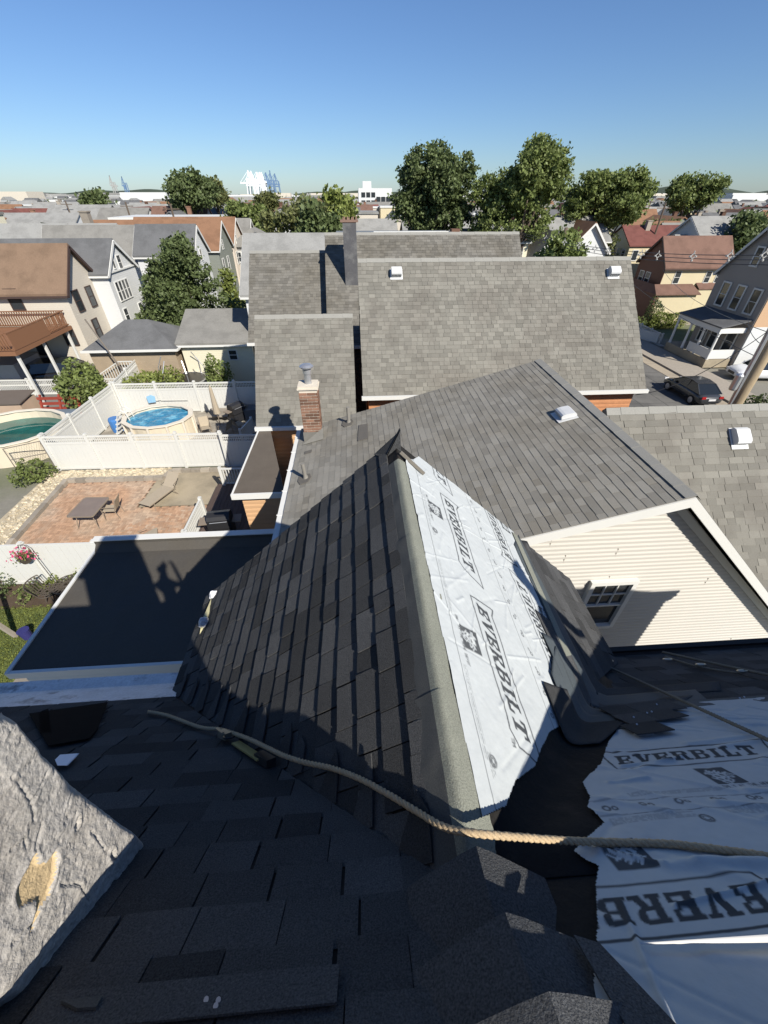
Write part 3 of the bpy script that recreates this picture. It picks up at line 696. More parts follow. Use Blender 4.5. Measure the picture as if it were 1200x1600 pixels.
# loose pieces lying on the sheet beside the strips
for (u,v,wd,ln,rz) in ((1040,1128,.2,.13,.2),(1012,1150,.22,.13,.12),(1000,1133,.24,.14,.15),(1025,1115,.3,.15,.1),(985,1120,.3,.16,.05)):
    p = FM.px(u,v); c, s = math.cos(rz), math.sin(rz); mb = MB(); h = .034+.006*random.random()
    q = [(-wd/2,-ln/2),(wd/2,-ln/2),(wd/2,ln/2),(-wd/2,ln/2)]
    mb.prism([FM.P(p[0]+x*c-y*s, p[1]+x*s+y*c, h) for x,y in q], FM.n*.005); mb.build('shingle', m_black, main_roof)
for (u,v) in ((1028,1113),(1013,1127),(1020,1125),(992,1134),(997,1146),(1165,1101),(1158,1103)):
    p = FM.px(u,v); mb = MB(); mb.lathe(FM.P(p[0],p[1],.046), [(.005,0),(.005,.002)], 8); mb.build('roofing_nail', m_galv, main_roof)
# shaded strip over the tops of the right-hand courses
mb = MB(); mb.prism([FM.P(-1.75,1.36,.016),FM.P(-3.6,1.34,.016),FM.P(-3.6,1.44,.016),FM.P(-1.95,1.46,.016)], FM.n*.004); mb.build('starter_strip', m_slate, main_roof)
# ridge caps where the dormer ridge runs into the main ridge: bent pieces stepping up
def cap(p, q, w, drop, lift0, lift1, sides):
    p, q = Vector(p), Vector(q); d = (q-p); L = d.normalized(); nrm = Vector((0,-L.z,L.y)).normalized()
    if nrm.z < 0: nrm = -nrm
    a = L.cross(nrm).normalized(); mb = MB(); k = 10; rows = []
    for e_, (c0, lf) in enumerate(((p,lift0),(q,lift1))):
        row = []
        for i in range(k+1):
            x = -w/2+w*i/k; dz = -drop*max(0,abs(x)/(w/2)-.04)
            row.append(c0+a*x+nrm*(lf+dz))
        rows.append(row)
    vs = rows[0]+rows[1]; bot = [v-nrm*.007 for v in vs]; n = k+1; fs = []
    for i in range(k): fs += [(i,i+1,n+i+1,n+i),(2*n+i,3*n+i,3*n+i+1,2*n+i+1),(i+1,i,2*n+i,2*n+i+1),(n+i,n+i+1,3*n+i+1,3*n+i)]
    fs += [(0,n,3*n,2*n),(n-1,3*n-1,4*n-1,2*n-1)]
    mb.add(vs+bot, fs); bmx = mb.build('ridge_cap', m_blackcap, main_roof); return bmx
cap((.28,.215,9.165),(.275,.03,9.275), .40,.125,.105,.10,1); cap((.29,.055,9.30),(.295,-.09,9.40), .46,.13,.115,.12,1); cap((.31,-.05,9.41),(.32,-.30,9.51), .54,.14,.13,.12,1)
for (x0,y0_,x1,y1_) in ((.45,2.93,.53,3.25),):
    mb = MB(); mb.prism([FM.P(-x0,y0_,.05),FM.P(-x1+.03,y0_+.02,.045),FM.P(-x1-.05,y1_,.045),FM.P(-x0,y1_,.05)], FM.n*.006); mb.build('shingle', m_blackcap, main_roof)
for i in range(12):
    x = -3.34+.3*i
    mb = MB(); mb.prism([(x,-.03,9.40),(x,-.12,9.516),(x,-.23,9.41)], (.325,0,0)); o = mb.build('ridge_cap', m_blackcap, main_roof)
mb = MB(); pts = []
for i in range(15):                                   # curled strip of pale flashing lying on the sheet
    q = i/14; an = q*2.6
    for j in range(2):
        c0 = FM.P(-.60-(1.3 if j else 0), 2.94+(.10 if j else 0), .032); rad = .002+.034*j; pts.append(c0+FM.n*(rad*(1-math.cos(an)))+FM.v*(rad*math.sin(an))*1.1)
mb.add(pts, [(2*i,2*i+1,2*i+3,2*i+2) for i in range(14)]); o = mb.build('flashing_strip', M('pale metal flashing', (.62,.61,.58), .7, .05, 5), None, smooth=True); tag(o, 'curled strip of pale flashing on the underlayment at the lower right', 'flashing')
# plate at the far peak of the dormer
mb = MB(); q = [at_y(u,v,2.72) for u,v in ((625,671),(602,715),(613,728),(627,711))]; mb.prism(q, (0,.025,.004))
mb.prism([at_y(625,671,2.72),at_y(602,716,2.72),FL.P(-2.84,2.45,.03),Vector((.275,2.86,9.19))], FL.n*-.008); mb.build('peak_cap', m_blackcap, dormer)
mb = MB(); mb.beam(FR.P(2.62,2.66,.03), FR.P(2.55,2.42,.035), .022, .02, FR.n); mb.build('peak_batten', M('raw wood edge', (.17,.155,.13), .9), dormer)
# eaves: dark gutter board on the right, white coated box gutter on the left
mb = MB(); mb.box(2.3,1.98,6.98,XRR,2.1,7.10); mb.beam((2.2,2.09,7.125),(XRR,2.09,7.125),.05,.03); mb.build('gutter', M('dark brown gutter', (.035,.03,.027), .7, .3, 6), main_roof)
mb = MB(); mb.prism([(XL,1.70,7.475),(XL,1.98,7.2),(XL,2.1,7.17),(XL,2.1,6.95),(XL,1.70,7.2)], (XL*-1-1.62,0,0)); mb.build('box_gutter', m_whitepaint, main_roof)
for poly, nm in (([(45,1120),(168,1102),(152,1145),(140,1160),(75,1172)],'tar_patch'), ([(60,1118),(75,1112),(80,1150),(62,1152)],'tar_patch')):
    mb = MB(); P = [FM.px(*p) for p in poly]; mb.prism([FM.P(x,y,.02) for x,y in P], FM.n*.004); mb.build(nm, M('fresh tar', (.008,.008,.009), .95, .2, 8, spec=.04), main_roof)
for poly in ([(310,1062),(350,1068),(352,1080),(338,1094),(330,1078),(318,1094),(308,1080),(298,1092),(290,1086)],):
    mb = MB(); P = [FM.px(*p) for p in poly]; mb.prism([FM.P(x,y,.04) for x,y in P], FM.n*.004); mb.build('valley_flap', m_slate, main_roof)
for i in range(12):
    k = i/11; s_ = .15+2.3*k+random.uniform(-.05,.05); y = -yv(s_)-random.uniform(.02,.05); wd = random.uniform(.05,.09); ln = random.uniform(.1,.2); mb = MB()
    q = [(y+.06,s_-wd),(y+.06,s_+wd),(y-ln*.5,s_+wd*.9+.02),(y-ln,s_+wd*random.uniform(.5,1.3)),(y-.02,s_-wd*.4)]
    top = [FL.P(a,b,.022+max(0,-(a-y))*.06) for a,b in q]; mb.prism(top, FL.n*-.006); mb.build('valley_flap', m_black, dormer)
# nails on a bare strip beside the ridge
mb = MB(); mb.prism([FM.P(.1,2.90,.014),FM.P(.75,2.90,.014),FM.P(.75,2.985,.014),FM.P(.1,2.985,.014)], FM.n*.005); mb.build('starter_strip', m_black, main_roof)
for (u,v) in ((322,1579),(341,1580),(337,1589)):
    p = FM.px(u,v); mb = MB(); mb.lathe(FM.P(p[0],p[1],.02), [(.0055,0),(.0055,.002)], 8); mb.build('roofing_nail', m_galv, main_roof)

# chimney with cracked parging
XC = -.85; FC = Frame((XC,0,0), (0,1,0), (0,0,1))
out = [(-60,1062),(0,1108),(22,1118),(38,1138),(64,1170),(110,1217),(150,1250),(182,1276),(214,1300),(229,1317),(233,1330),(231,1352),(222,1374),(205,1408),(182,1448),(156,1492),(130,1530),(112,1552),(92,1566),(40,1572),(0,1585),(-60,1590)]
P = [FC.px(u,v) for u,v in out]
P = [(P[0][0],11.0)]+[(P[0][0]+.0,P[0][1])]+P[1:-1]+[(P[-1][0],P[-1][1])]
y_edge = P[1][0]; P[0] = (y_edge,10.9); P = P+[(-.75,P[-1][1]),(-.75,10.9)]
chim = None
mb = MB(); inner = []
cxx = sum(p[0] for p in P)/len(P); cyy = sum(p[1] for p in P)/len(P)
mb.prism([(XC-.02,p[0],p[1]) for p in P], (-.62,0,0)); 
chim = mb.build('chimney', m_stucco, main_roof)
hole = [FC.px(u,v) for u,v in ((38,1335),(48,1350),(55,1352),(72,1330),(76,1345),(70,1372),(62,1400),(50,1422),(38,1455),(30,1462),(38,1432),(42,1408),(28,1412),(14,1420),(8,1406),(12,1385),(22,1368),(30,1350))]
hole2 = [FC.px(u,v) for u,v in ((160,1338),(165,1322),(168,1340),(170,1346),(162,1345))]; hole3 = [FC.px(u,v) for u,v in ((102,1296),(110,1275),(112,1292),(104,1302))]
hs = [(hole[i],hole[(i+1)%len(hole)]) for i in range(len(hole))]; es = [(P[i],P[(i+1)%len(P)]) for i in range(len(P))]
h2s = [(q[i],q[(i+1)%len(q)]) for q in (hole2,hole3) for i in range(len(q))]
ck = [[(0,1215),(25,1250),(40,1285)],[(70,1185),(42,1235),(25,1260)],[(80,1385),(112,1382),(128,1412)],[(100,1240),(88,1270)],[(0,1480),(35,1445)],[(50,1290),(36,1330)],[(130,1300),(150,1330)],[(0,1330),(18,1310),(24,1325)],[(60,1500),(80,1440)]]
cks = [(FC.px(*c[i]),FC.px(*c[i+1])) for c in ck for i in range(len(c)-1)]
def hC(A, B):
    wa = A+.012*(fbm(A,B,30,3,5)-.5); wb = B+.012*(fbm(A,B,30,3,6)-.5)
    h = .016*(fbm(A,B,7,3,1)-.5)+.004*(fbm(wa*1.6,wb,40,4,2)-.5)
    rid = 1-np.abs(2*fbm(wa,wb,16,4,9)-1); h = h+.0025*np.clip((rid-.8)/.2,0,1)
    rid2 = 1-np.abs(2*fbm(wa*1.4,wb*.8,26,3,19)-1); h = h-.004*np.clip((rid2-.93)/.07,0,1)*(fbm(A,B,6,2,31)>.45)
    d = np_dist(wa,wb,cks); h = h-.006*np.exp(-(d/.0022)**2)+.002*np.exp(-((d-.007)/.005)**2)+.0035*(fbm(wa,wb*1.5,70,3,44)-.5)
    ih = np_inside(wa,wb,hole); dh = np_dist(wa,wb,hs); sg = np.where(ih, dh, -dh); kq = np.clip(sg/.008+.5,0,1); h = (h+.003*np.exp(-(dh/.012)**2)*(.2+fbm(A,B,25,2,3)))*(1-kq)+(h*.6-.009)*kq
    i2 = np_inside(wa,wb,hole2)|np_inside(wa,wb,hole3); h = np.where(i2, -.012, h+.004*np.exp(-(np_dist(wa,wb,h2s)/.008)**2))
    de = np_dist(A,B,es); return h-.05*np.clip(1-de/.035,0,1)**2
grid_mesh('parging', FC, -.15, .75, 8.9, 10.6, .0045, hC, [m_stucco, m_tan], chim, P, None, lambda a,b: np_inside(a+.012*(fbm(a,b,30,3,5)-.5),b+.012*(fbm(a,b,30,3,6)-.5),hole), h0=.025)
# ------------------------------------------------------------------ neighbour with the cream gable wall
PA, PB = R(15.5), R(42.)
def zl(x): return 7.152-math.tan(PA)*(5-x)
def zr_(x): return 7.152-math.tan(PB)*(x-5)
nb = thing('gable_house', 'grey shingled house with cream siding gable, brick chimney and two white roof vents', 'house', (4,7.6,0))
YG, YF = 4.75, 10.55
w = MB()
pent = [(-1.55,0),(9.6,0),(9.6,zr_(9.6)-.25),(5,6.93),(-1.55,zl(-1.55)-.2)]
w.face([(x,YG,z) for x,z in pent]); w.face([(x,YF,z) for x,z in pent][::-1]); w.face([(-1.55,YF,0),(-1.55,YG,0),(-1.55,YG,pent[4][1]),(-1.55,YF,pent[4][1])]); w.face([(9.6,YG,0),(9.6,YF,0),(9.6,YF,pent[2][1]),(9.6,YG,pent[2][1])])
siding(w, fr_y(0,YG), [(1.5,2.),(9.55,2.),(9.55,zr_(9.55)-.25),(5,6.93),(1.5,zl(1.5)-.2)], .102, .024)
mb_sd = w; nbwall = w.build('wall', m_cream, nb)
mb = MB()                                             # butt joints of the siding
for (u,v) in ((858,852),(961,865),(949,905),(1100,910),(880,875),(1138,1000)):
    p = at_y(u,v,YG); k = math.floor((p.z-2.)/.102)*.102+2.; mb.box(p.x, YG-.028, k+.002, p.x+.0025, YG-.003, k+.2)
mb.build('siding_joint', M('siding butt joint', (.5,.465,.4), .8), nbwall)
r = MB()
y0, y1 = 4.5, 10.8
r.prism([(-1.72,y0,zl(-1.72)-.004),(-1.72,y1,zl(-1.72)-.004),(5,y1,7.148),(5,y0,7.148)], (0,0,-.12))
r.prism([(5,y0,7.148),(5,y1,7.148),(9.75,y1,zr_(9.75)),(9.75,y0,zr_(9.75))], (0,0,-.12))
Yc = 7.6; PCR = R(44)                                  # cross wing, ridge along X
zc = lambda y: 7.152-math.tan(PCR)*(Yc-y)
r.prism([(5.2,4.82,zc(4.82)-.006),(9.9,4.82,zc(4.82)-.006),(9.9,Yc,7.146),(5.2,Yc,7.146)], (0,0,-.12)); r.prism([(9.9,3.9,zc(3.9)-.006),(13.2,3.9,zc(3.9)-.006),(13.2,Yc,7.146),(9.9,Yc,7.146)], (0,0,-.12))
r.prism([(5.2,Yc,7.146),(13.2,Yc,7.146),(13.2,10.6,zc(4.6)),(5.2,10.6,zc(4.6))], (0,0,-.12))
nbroof = r.build('roof', m_roofbed, nb)
w = MB(); w.box(9.62,4.9,0,13.,10.3,4.3); w.prism([(13.0,4.9,4.3),(13.0,10.3,4.3),(13.0,Yc,7.0)],(-.1,0,0)); w.build('wing_wall', m_cream, nb)
FA = Frame((-1.72,0,zl(-1.72)), (0,-1,0), (math.cos(PA),0,math.sin(PA)))
LA = 6.72/math.cos(PA)
tabs = courses([(-y1-.01,-.03),(-y0+.01,-.03),(-y0+.01,LA-.12),(-y1-.01,LA-.12)], .143, (.17,.34), random.Random(21))
FB = Frame((0,Yc,7.152), (1,0,0), (0,math.cos(PCR),math.sin(PCR)))
tabsB = courses([(5.25,-3.86),(9.9,-3.86),(9.9,-.1),(5.25,-.1)], .143, (.17,.34), random.Random(22))+courses([(9.9,-5.1),(13.15,-5.1),(13.15,-.1),(9.9,-.1)], .143, (.17,.34), random.Random(23), bottom=-5.115)
def cdist(Q, fr): return (fr.P(sum(p[0] for p in Q)/len(Q), sum(p[1] for p in Q)/len(Q))-CP).length
tA = sorted([(cdist(T[0],FA), 0, i) for i,T in enumerate(tabs) if FA.P(*T[0][0]).x > -.2]+[(cdist(T[0],FB)*1.25, 1, i) for i,T in enumerate(tabsB) if vis(T[0],FB)[0] and T[0][0][1] > -3.])
pick = set((k,i) for _,k,i in tA[:300])
shingle_objs(FA, [T for i,T in enumerate(tabs) if (0,i) in pick], .143, .0045, m_grey_sun, nbroof)
shingle_objs(FB, [T for i,T in enumerate(tabsB) if (1,i) in pick], .143, .006, m_grey, nbroof)
mb = MB(); shingle_stuff(FA, [T for i,T in enumerate(tabs) if (0,i) not in pick], .143, .0045, m_grey_sun, nbroof, mb=mb); mb.build('shingle_courses', m_grey_sun, nbroof, kind='stuff'); mb = MB()
shingle_stuff(FB, [T for i,T in enumerate(tabsB) if (1,i) not in pick], .143, .006, m_grey, nbroof, mb=mb)
mb.build('shingle_courses', m_grey, nbroof, kind='stuff')
def caps(p, q, na, nb_, parent, w=.15, n=None, mat=None):   # ridge caps along p-q, bent over the ridge
    p, q = Vector(p), Vector(q); L = (q-p).length; n = n or int(L/.3); d = (q-p)/n; mb = MB(); na = Vector(na); nb_ = Vector(nb_); up = Vector((0,0,.012))
    for i in range(n):
        a = p+d*i; l = Vector((0,0,.006*(i%2)+.004*random.random()))
        for s in (na, nb_):
            A = a+up+l; Bq = a+d*1.06+up+l*.2
            mb.prism([A, Bq, Bq+s*w, A+s*w], Vector((0,0,.007)))
    return mb.build('ridge_cap', mat or m_greycap, parent, kind='stuff')
caps((5,y0-.02,7.157),(5,y1,7.157), (-math.cos(PA),0,-math.sin(PA)), (math.cos(PB),0,-math.sin(PB)), nbroof, .17)
caps((5.2,Yc,7.15),(13.2,Yc,7.15), (0,-math.cos(PCR),-math.sin(PCR)), (0,math.cos(PCR),-math.sin(PCR)), nbroof, .16)
# rake boards, soffit
mb = MB()
yb = y0-.026
mb.prism([(-1.72,yb,zl(-1.72)-.02),(5,yb,7.132),(5,yb,6.95),(-1.72,yb,zl(-1.72)-.2)], (0,.024,0))
mb.prism([(5,yb,7.132),(9.75,yb,zr_(9.75)-.02),(9.75,yb,zr_(9.75)-.2),(5,yb,6.95)], (0,.024,0))
mb.prism([(4.96,YG-.045,6.93),(9.6,YG-.045,zr_(9.6)-.2),(9.6,YG-.045,zr_(9.6)-.36),(4.96,YG-.045,6.77)], (0,.03,0))
mb.prism([(1.4,YG-.045,zl(1.4)-.18),(4.96,YG-.045,6.93),(4.96,YG-.045,6.80),(1.4,YG-.045,zl(1.4)-.31)], (0,.03,0))
mb.build('rake_board', m_white, nbroof)
mb = MB(); mb.prism([(5,y0+.025,6.98),(9.7,y0+.025,zr_(9.7)-.17),(9.7,YG,zr_(9.7)-.17),(5,YG,6.98)], (0,0,.02)); mb.prism([(1.4,y0+.025,zl(1.4)-.17),(5,y0+.025,6.98),(5,YG,6.98),(1.4,YG,zl(1.4)-.17)], (0,0,.02)); mb.build('soffit', m_white, nbroof)
mb = MB(); mb.box(-1.86,4.5,zl(-1.72)-.16,-1.74,10.8,zl(-1.72)-.04); mb.box(-1.88,4.5,zl(-1.72)-.05,-1.72,10.8,zl(-1.72)-.035)
for yy in np.arange(5,10.8,.9): mb.box(-1.9,yy,zl(-1.72)-.036,-1.7,yy+.03,zl(-1.72)-.025)
mb.build('gutter', m_white, nbroof)
# window in the gable wall
fy = fr_y(0,YG-.024); window(fy, 4.62, 4.36, .74, 1.26, nbwall, proud=.09, bars=2, fw=.085)
# chimney of brick with a metal flue
ch = MB(); cx0,cx1,cy0,cy1 = -1.55,-1.07,9.95,10.4; zt = 6.80
ch.box(cx0+.012,cy0+.012,4.9,cx1-.012,cy1-.012,zt); chm = ch.build('chimney', m_mortar, nbroof)
cache = {}
def brick(x,y,z,l,d,h,axis):
    key = (round(l,3),axis)
    if key not in cache:
        b = MB(); b.box(0,0,0,*( (l,d,h) if axis == 'x' else (d,l,h))); o = b.build('brick', m_brick, chm, origin=None); cache[key] = o.data
        me = o.data; bpy.data.objects.remove(o)
        v = [tuple(Vector(q.co)+WL[chm]) for q in me.vertices]
        for q,c in zip(me.vertices, v): q.co = c
    o = bpy.data.objects.new('brick', cache[key]); COL.objects.link(o); o.parent = chm; o.location = Vector((x,y,z))-WL[chm]; WL[o] = Vector((0,0,0))
row = 0; z = 5.42
while z < zt-.07:
    off = 0 if row % 2 else .5
    for L0, L1, ax in ((cx0,cx1,'x'),(cy0,cy1,'y')):
        p = L0; first = True
        while p < L1-.02:
            l = min((.105 if (off and first) else .215), L1-p); first = False
            if l > .03:
                if ax == 'x': brick(p,cy0-.002,z,l-.012,.05,.063,'x')
                else: brick(cx1-.048,p,z,l-.012,.05,.063,'y')
            p += l
    z += .082; row += 1
mb = MB(); mb.box(cx0-.03,cy0-.03,zt,cx1+.03,cy1+.03,zt+.04); mb.prism([(cx0-.01,cy0-.01,zt+.04),(cx1+.01,cy0-.01,zt+.04),(cx1+.01,cy1+.01,zt+.04),(cx0-.01,cy1+.01,zt+.04)],(0,0,.05)); mb.build('crown', m_mortar, chm)
mb = MB(); mb.lathe((-1.3,10.17,zt+.09), [(.09,0),(.09,.25),(.11,.26),(.11,.36),(.085,.37),(.085,.42)], 16); mb.lathe((-1.3,10.17,zt+.5), [(.17,0),(.18,.03),(.12,.07),(.02,.09)], 16); mb.build('flue_cap', m_galv, chm, smooth=False)
mb = MB()
for s0,s1 in ((cx0-.05,cx1+.05),): mb.prism([(s0,9.72,zl(s0)+.03),(s1,9.72,zl(s1)+.03),(s1,9.93,zl(s1)+.03),(s1,9.93,zl(s1)+.26),(s0,9.93,zl(s0)+.26),(s0,9.93,zl(s0)+.03)][:4], (0,0,.008)); mb.box(cx0-.02,cy0-.03,5.3,cx1+.02,cy0-.012,5.62); mb.box(cx1-.002,cy0-.03,5.3,cx1+.016,cy1,5.66)
mb.build('flashing', M('grey flashing', (.16,.155,.14), .8, .2, 6, .2, 60), nbroof)
# pipes through the roof with patched flashing, vents
m_patch = M('dark roof patch', (.12,.112,.1), .9, .15, 4, .2, 60, .4, 80); m_pipe = M('grey vent pipe', (.2,.19,.17), .7, .2, 8)
def pipe(u, v, h, lean=0.):
    p = at_pl(u,v,FA.o,FA.n); mb = MB(); mb.tube([p-Vector((0,0,.1)), p+Vector((lean,0,h))], .045, 12); mb.tube([p+Vector((0,0,-.02)), p+Vector((0,0,.09))], [.075,.05], 12); mb.build('vent_pipe', m_pipe, nbroof)
    a,b = FA.L(p); mb = MB(); mb.prism([FA.P(a+x,b+y,.016) for x,y in ((-.2,-.17),(.05,-.2),(.22,-.12),(.2,.08),(.02,.14),(-.14,.1))], FA.n*.012); mb.build('pipe_flashing', m_patch, nbroof)
pipe(545,661,.47); pipe(478,748,.42,-.03)
mb = MB(); a,b = FA.px(567,676); mb.prism([FA.P(a+x,b+y,.017) for x,y in ((-.45,-.1),(.42,-.14),(.42,.14),(-.4,.15))], FA.n*.01); mb.build('roof_patch', m_patch, nbroof)
mb = MB(); a,b = FA.px(482,707); mb.prism([FA.P(a+x,b+y,.017) for x,y in ((-.07,-.1),(.07,-.1),(.07,.1),(-.07,.1))], FA.n*.008); mb.build('roof_patch', m_patch, nbroof)
m_vent = M('weathered white vent', (.55,.56,.56), .45, .1, 8)
def vent(fr, a, b, parent, w=.34, d=.3, h=.17, mat=None, rot=0):
    """roof louvre: base flange and a hood with rounded front and slotted mouth"""
    U, V = (fr.u, fr.v) if not rot else (fr.v, -fr.u)
    c = fr.P(a,b,.015); mb = MB(); mb.obox(c-U*(w*.62)-V*(d*.75), U*w*1.24, V*d*1.3, fr.n*.012)
    prof = [(-d*.5,.03),(-d*.5,h*.75),(-d*.38,h*.95),(-d*.2,h),(d*.35,h*.9),(d*.5,h*.55),(d*.5,.02)]
    q = [c-U*(w/2)+V*y+fr.n*z for y,z in prof]; mb.prism(q, U*w); o = mb.build('roof_vent', mat or m_vent, parent)
    mb = MB()
    for i in range(7): mb.obox(c-U*(w*.42)+U*(w*.84*i/6)-V*(d*.505)+fr.n*.04-U*.006, U*.018, V*.004, fr.n*h*.5)
    mb.build('vent_slot', m_dark, o); return o
a,b = FA.px(884,650); vent(FA, a, b, nbroof, .36, .32, .13)
a,b = FB.px(1152,683); vent(FB, a, b, nbroof, .3, .36, .16)

# ------------------------------------------------------------------ two houses and wings behind: big plain grey roofs
def roof_plane_house(name, label, x0, x1, ye, ze, pit, zr, wall, e=.143, vents=(), eave_mat=None, rakes=True, back=True, seed=1, patch=None, left=0.18, sh=None):
    yr = ye+(zr-ze)/math.tan(pit); h = thing(name, label, 'house', ((x0+x1)/2, yr, 0)); xa, xb = x0+left, x1-.18
    w = MB(); w.box(xa, ye+.25, -1.5, xb, 2*yr-ye-.25, ze+.02)
    for xx in (xa, xb-.06): w.prism([(xx,ye+.25,ze),(xx,2*yr-ye-.25,ze),(xx,yr,zr-.2)], (.06,0,0))
    siding(w, fr_y(0,ye+.25), [(xa,0),(xb,0),(xb,ze-.1),(xa,ze-.1)], .15, .02); wl = w.build('wall', wall, h)
    r = MB(); r.prism([(x0,ye,ze-.004),(x1,ye,ze-.004),(x1,yr,zr-.004),(x0,yr,zr-.004)], (0,0,-.12)); r.prism([(x0,yr,zr-.004),(x1,yr,zr-.004),(x1,2*yr-ye,ze-.004),(x0,2*yr-ye,ze-.004)], (0,0,-.12))
    ro = r.build('roof', m_roofbed, h)
    fr = Frame((0,ye,ze), (-1,0,0), (0,math.cos(pit),math.sin(pit))); L = (zr-ze)/math.sin(pit)
    fr = Frame((0,ye,ze), (1,0,0), (0,math.cos(pit),math.sin(pit)))
    shingle_stuff(fr, courses([(x0-.01,-.03),(x1+.01,-.03),(x1+.01,L-.1),(x0-.01,L-.1)], e, (.13,.27), random.Random(seed)), e, .006, sh or m_grey, ro)
    caps((x0,yr,zr),(x1,yr,zr), (0,-math.cos(pit),-math.sin(pit)), (0,math.cos(pit),-math.sin(pit)), ro, .15)
    mb = MB(); mb.box(x0-.05,ye-.12,ze-.12,x1+.05,ye,ze-.01); mb.box(x0,ye,ze-.15,x1,ye+.25,ze-.125); mb.build('gutter', eave_mat or m_white, ro)
    for (u,v) in vents: a,b = fr.px(u,v); vent(fr, a, b, ro, .34, .3, .22)
    return h, wl, ro, fr, yr
hC_, wC, rC, fC, yrC = roof_plane_house('grey_roof_house', 'house with the broadest plain grey shingle roof and two square white vents', .13, 9.7, 12.5, 5.56, R(45), 8.97, M('orange brick wall', (.42,.2,.1), .9, .15, 3, .2, 20), vents=((619,428),(957,427)), seed=31)
hD_, wD, rD, fD, yrD = roof_plane_house('grey_roof_house', 'house with grey roof behind the brick chimney, tan siding below its white gutter', -3.36, -.13, 12.0, 4.83, R(46.4), 7.55, m_tansid, seed=32)
hE_, wE, rE, fE, yrE = roof_plane_house('grey_roof_house', 'grey roofed house with white siding, behind the pool yard', -4.87, -1.35, 19., 5.5, R(41), 8.6, m_white, seed=33, sh=m_greyB)
hF_, wF, rF, fF, yrF = roof_plane_house('grey_roof_house', 'house with a long grey roof and tall parged chimney behind the broadest roof', -1.28, 7.8, 18.16, 5.535, R(42), 9.3, M('lap siding darkened for gap shade', (.06,.045,.038), .7, .1, 3), seed=34, sh=m_greyB)  # wall colour darkened to stand in for deep shade in the gap
# tall parged chimney on the house behind
cf = at_pl(551,446,fF.o,fF.n); mb = MB(); tp = at_y(541,352,cf.y); hh = tp.z
m_parg = M('grey parged brick', (.085,.085,.09), .9, .2, 2, .15, 20, .4, 14, col2=(.13,.13,.13), s2=2.5)
mb.box(cf.x-.31,cf.y,cf.z-.3,cf.x+.25,cf.y+.5,hh+.1); ch2 = mb.build('chimney', m_parg, rF)
mb = MB(); mb.box(cf.x-.4,cf.y-.03,hh+.1,cf.x+.34,cf.y+.53,hh+.18)
for k in range(10): mb.box(cf.x-.3+.06*k,cf.y+.1+.03*(k%3),hh+.18,cf.x-.25+.06*k,cf.y+.16,hh+.26+.03*(k%2))
mb.build('chimney_top', M('broken chimney brick', (.2,.13,.1), .9, .3, 6), ch2)
# bump-out with a low shed roof at the foot of the tan wall
bo = thing('lean_to', 'tan sided lean-to with dark low roof between white gutter and dark deck', 'extension', (-2.8,10.3,0))
mb = MB(); mb.prism([(-3.3,8.9,0),(-2.12,8.9,0),(-3.0,12.2,0),(-3.25,12.2,0)][:4], (0,0,4.34)); siding(mb, fr_y(0,8.895), [(-3.3,0),(-2.12,0),(-2.12,4.33),(-3.3,4.33)], .15, .02); mb.build('wall', m_tansid, bo)
mb = MB(); mb.prism([(-3.45,8.75,4.43),(-2.1,8.75,4.43),(-3.0,12.24,4.66),(-3.28,12.24,4.66)], (0,0,.06)); mb.build('roof', M('brown rolled roofing', (.1,.085,.07), .9, .15, 3, .15, 40), bo)
mb = MB(); mb.box(-3.5,8.69,4.34,-2.06,8.75,4.5); mb.beam((-3.47,8.7,4.45),(-3.3,12.24,4.68),.05,.1); mb.build('fascia', m_white, bo)
# flat-roofed building, left
fl = thing('flat_roof_extension', 'single-storey extension with a grey coated flat roof in heavy shadow', 'extension', (-4.2,5.8,0))
mb = MB(); mb.box(-6.38,4.25,0,-1.9,7.4,3.9); siding(mb, fr_y(0,4.25), [(-6.38,0),(-1.9,0),(-1.9,3.88),(-6.38,3.88)], .1, .016); mb.build('wall', m_white, fl)
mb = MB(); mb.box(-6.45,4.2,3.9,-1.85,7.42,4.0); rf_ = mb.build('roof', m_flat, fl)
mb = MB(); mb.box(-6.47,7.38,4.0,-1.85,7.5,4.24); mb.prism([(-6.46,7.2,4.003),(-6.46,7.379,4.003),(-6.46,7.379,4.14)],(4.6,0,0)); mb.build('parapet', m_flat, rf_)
mb = MB(); mb.box(-6.5,7.36,4.24,-1.85,7.53,4.265); mb.box(-6.52,4.16,3.88,-6.45,7.4,4.03); mb.box(-6.52,4.14,3.85,-1.9,4.2,4.02); mb.build('roof_edge', m_white, rf_)
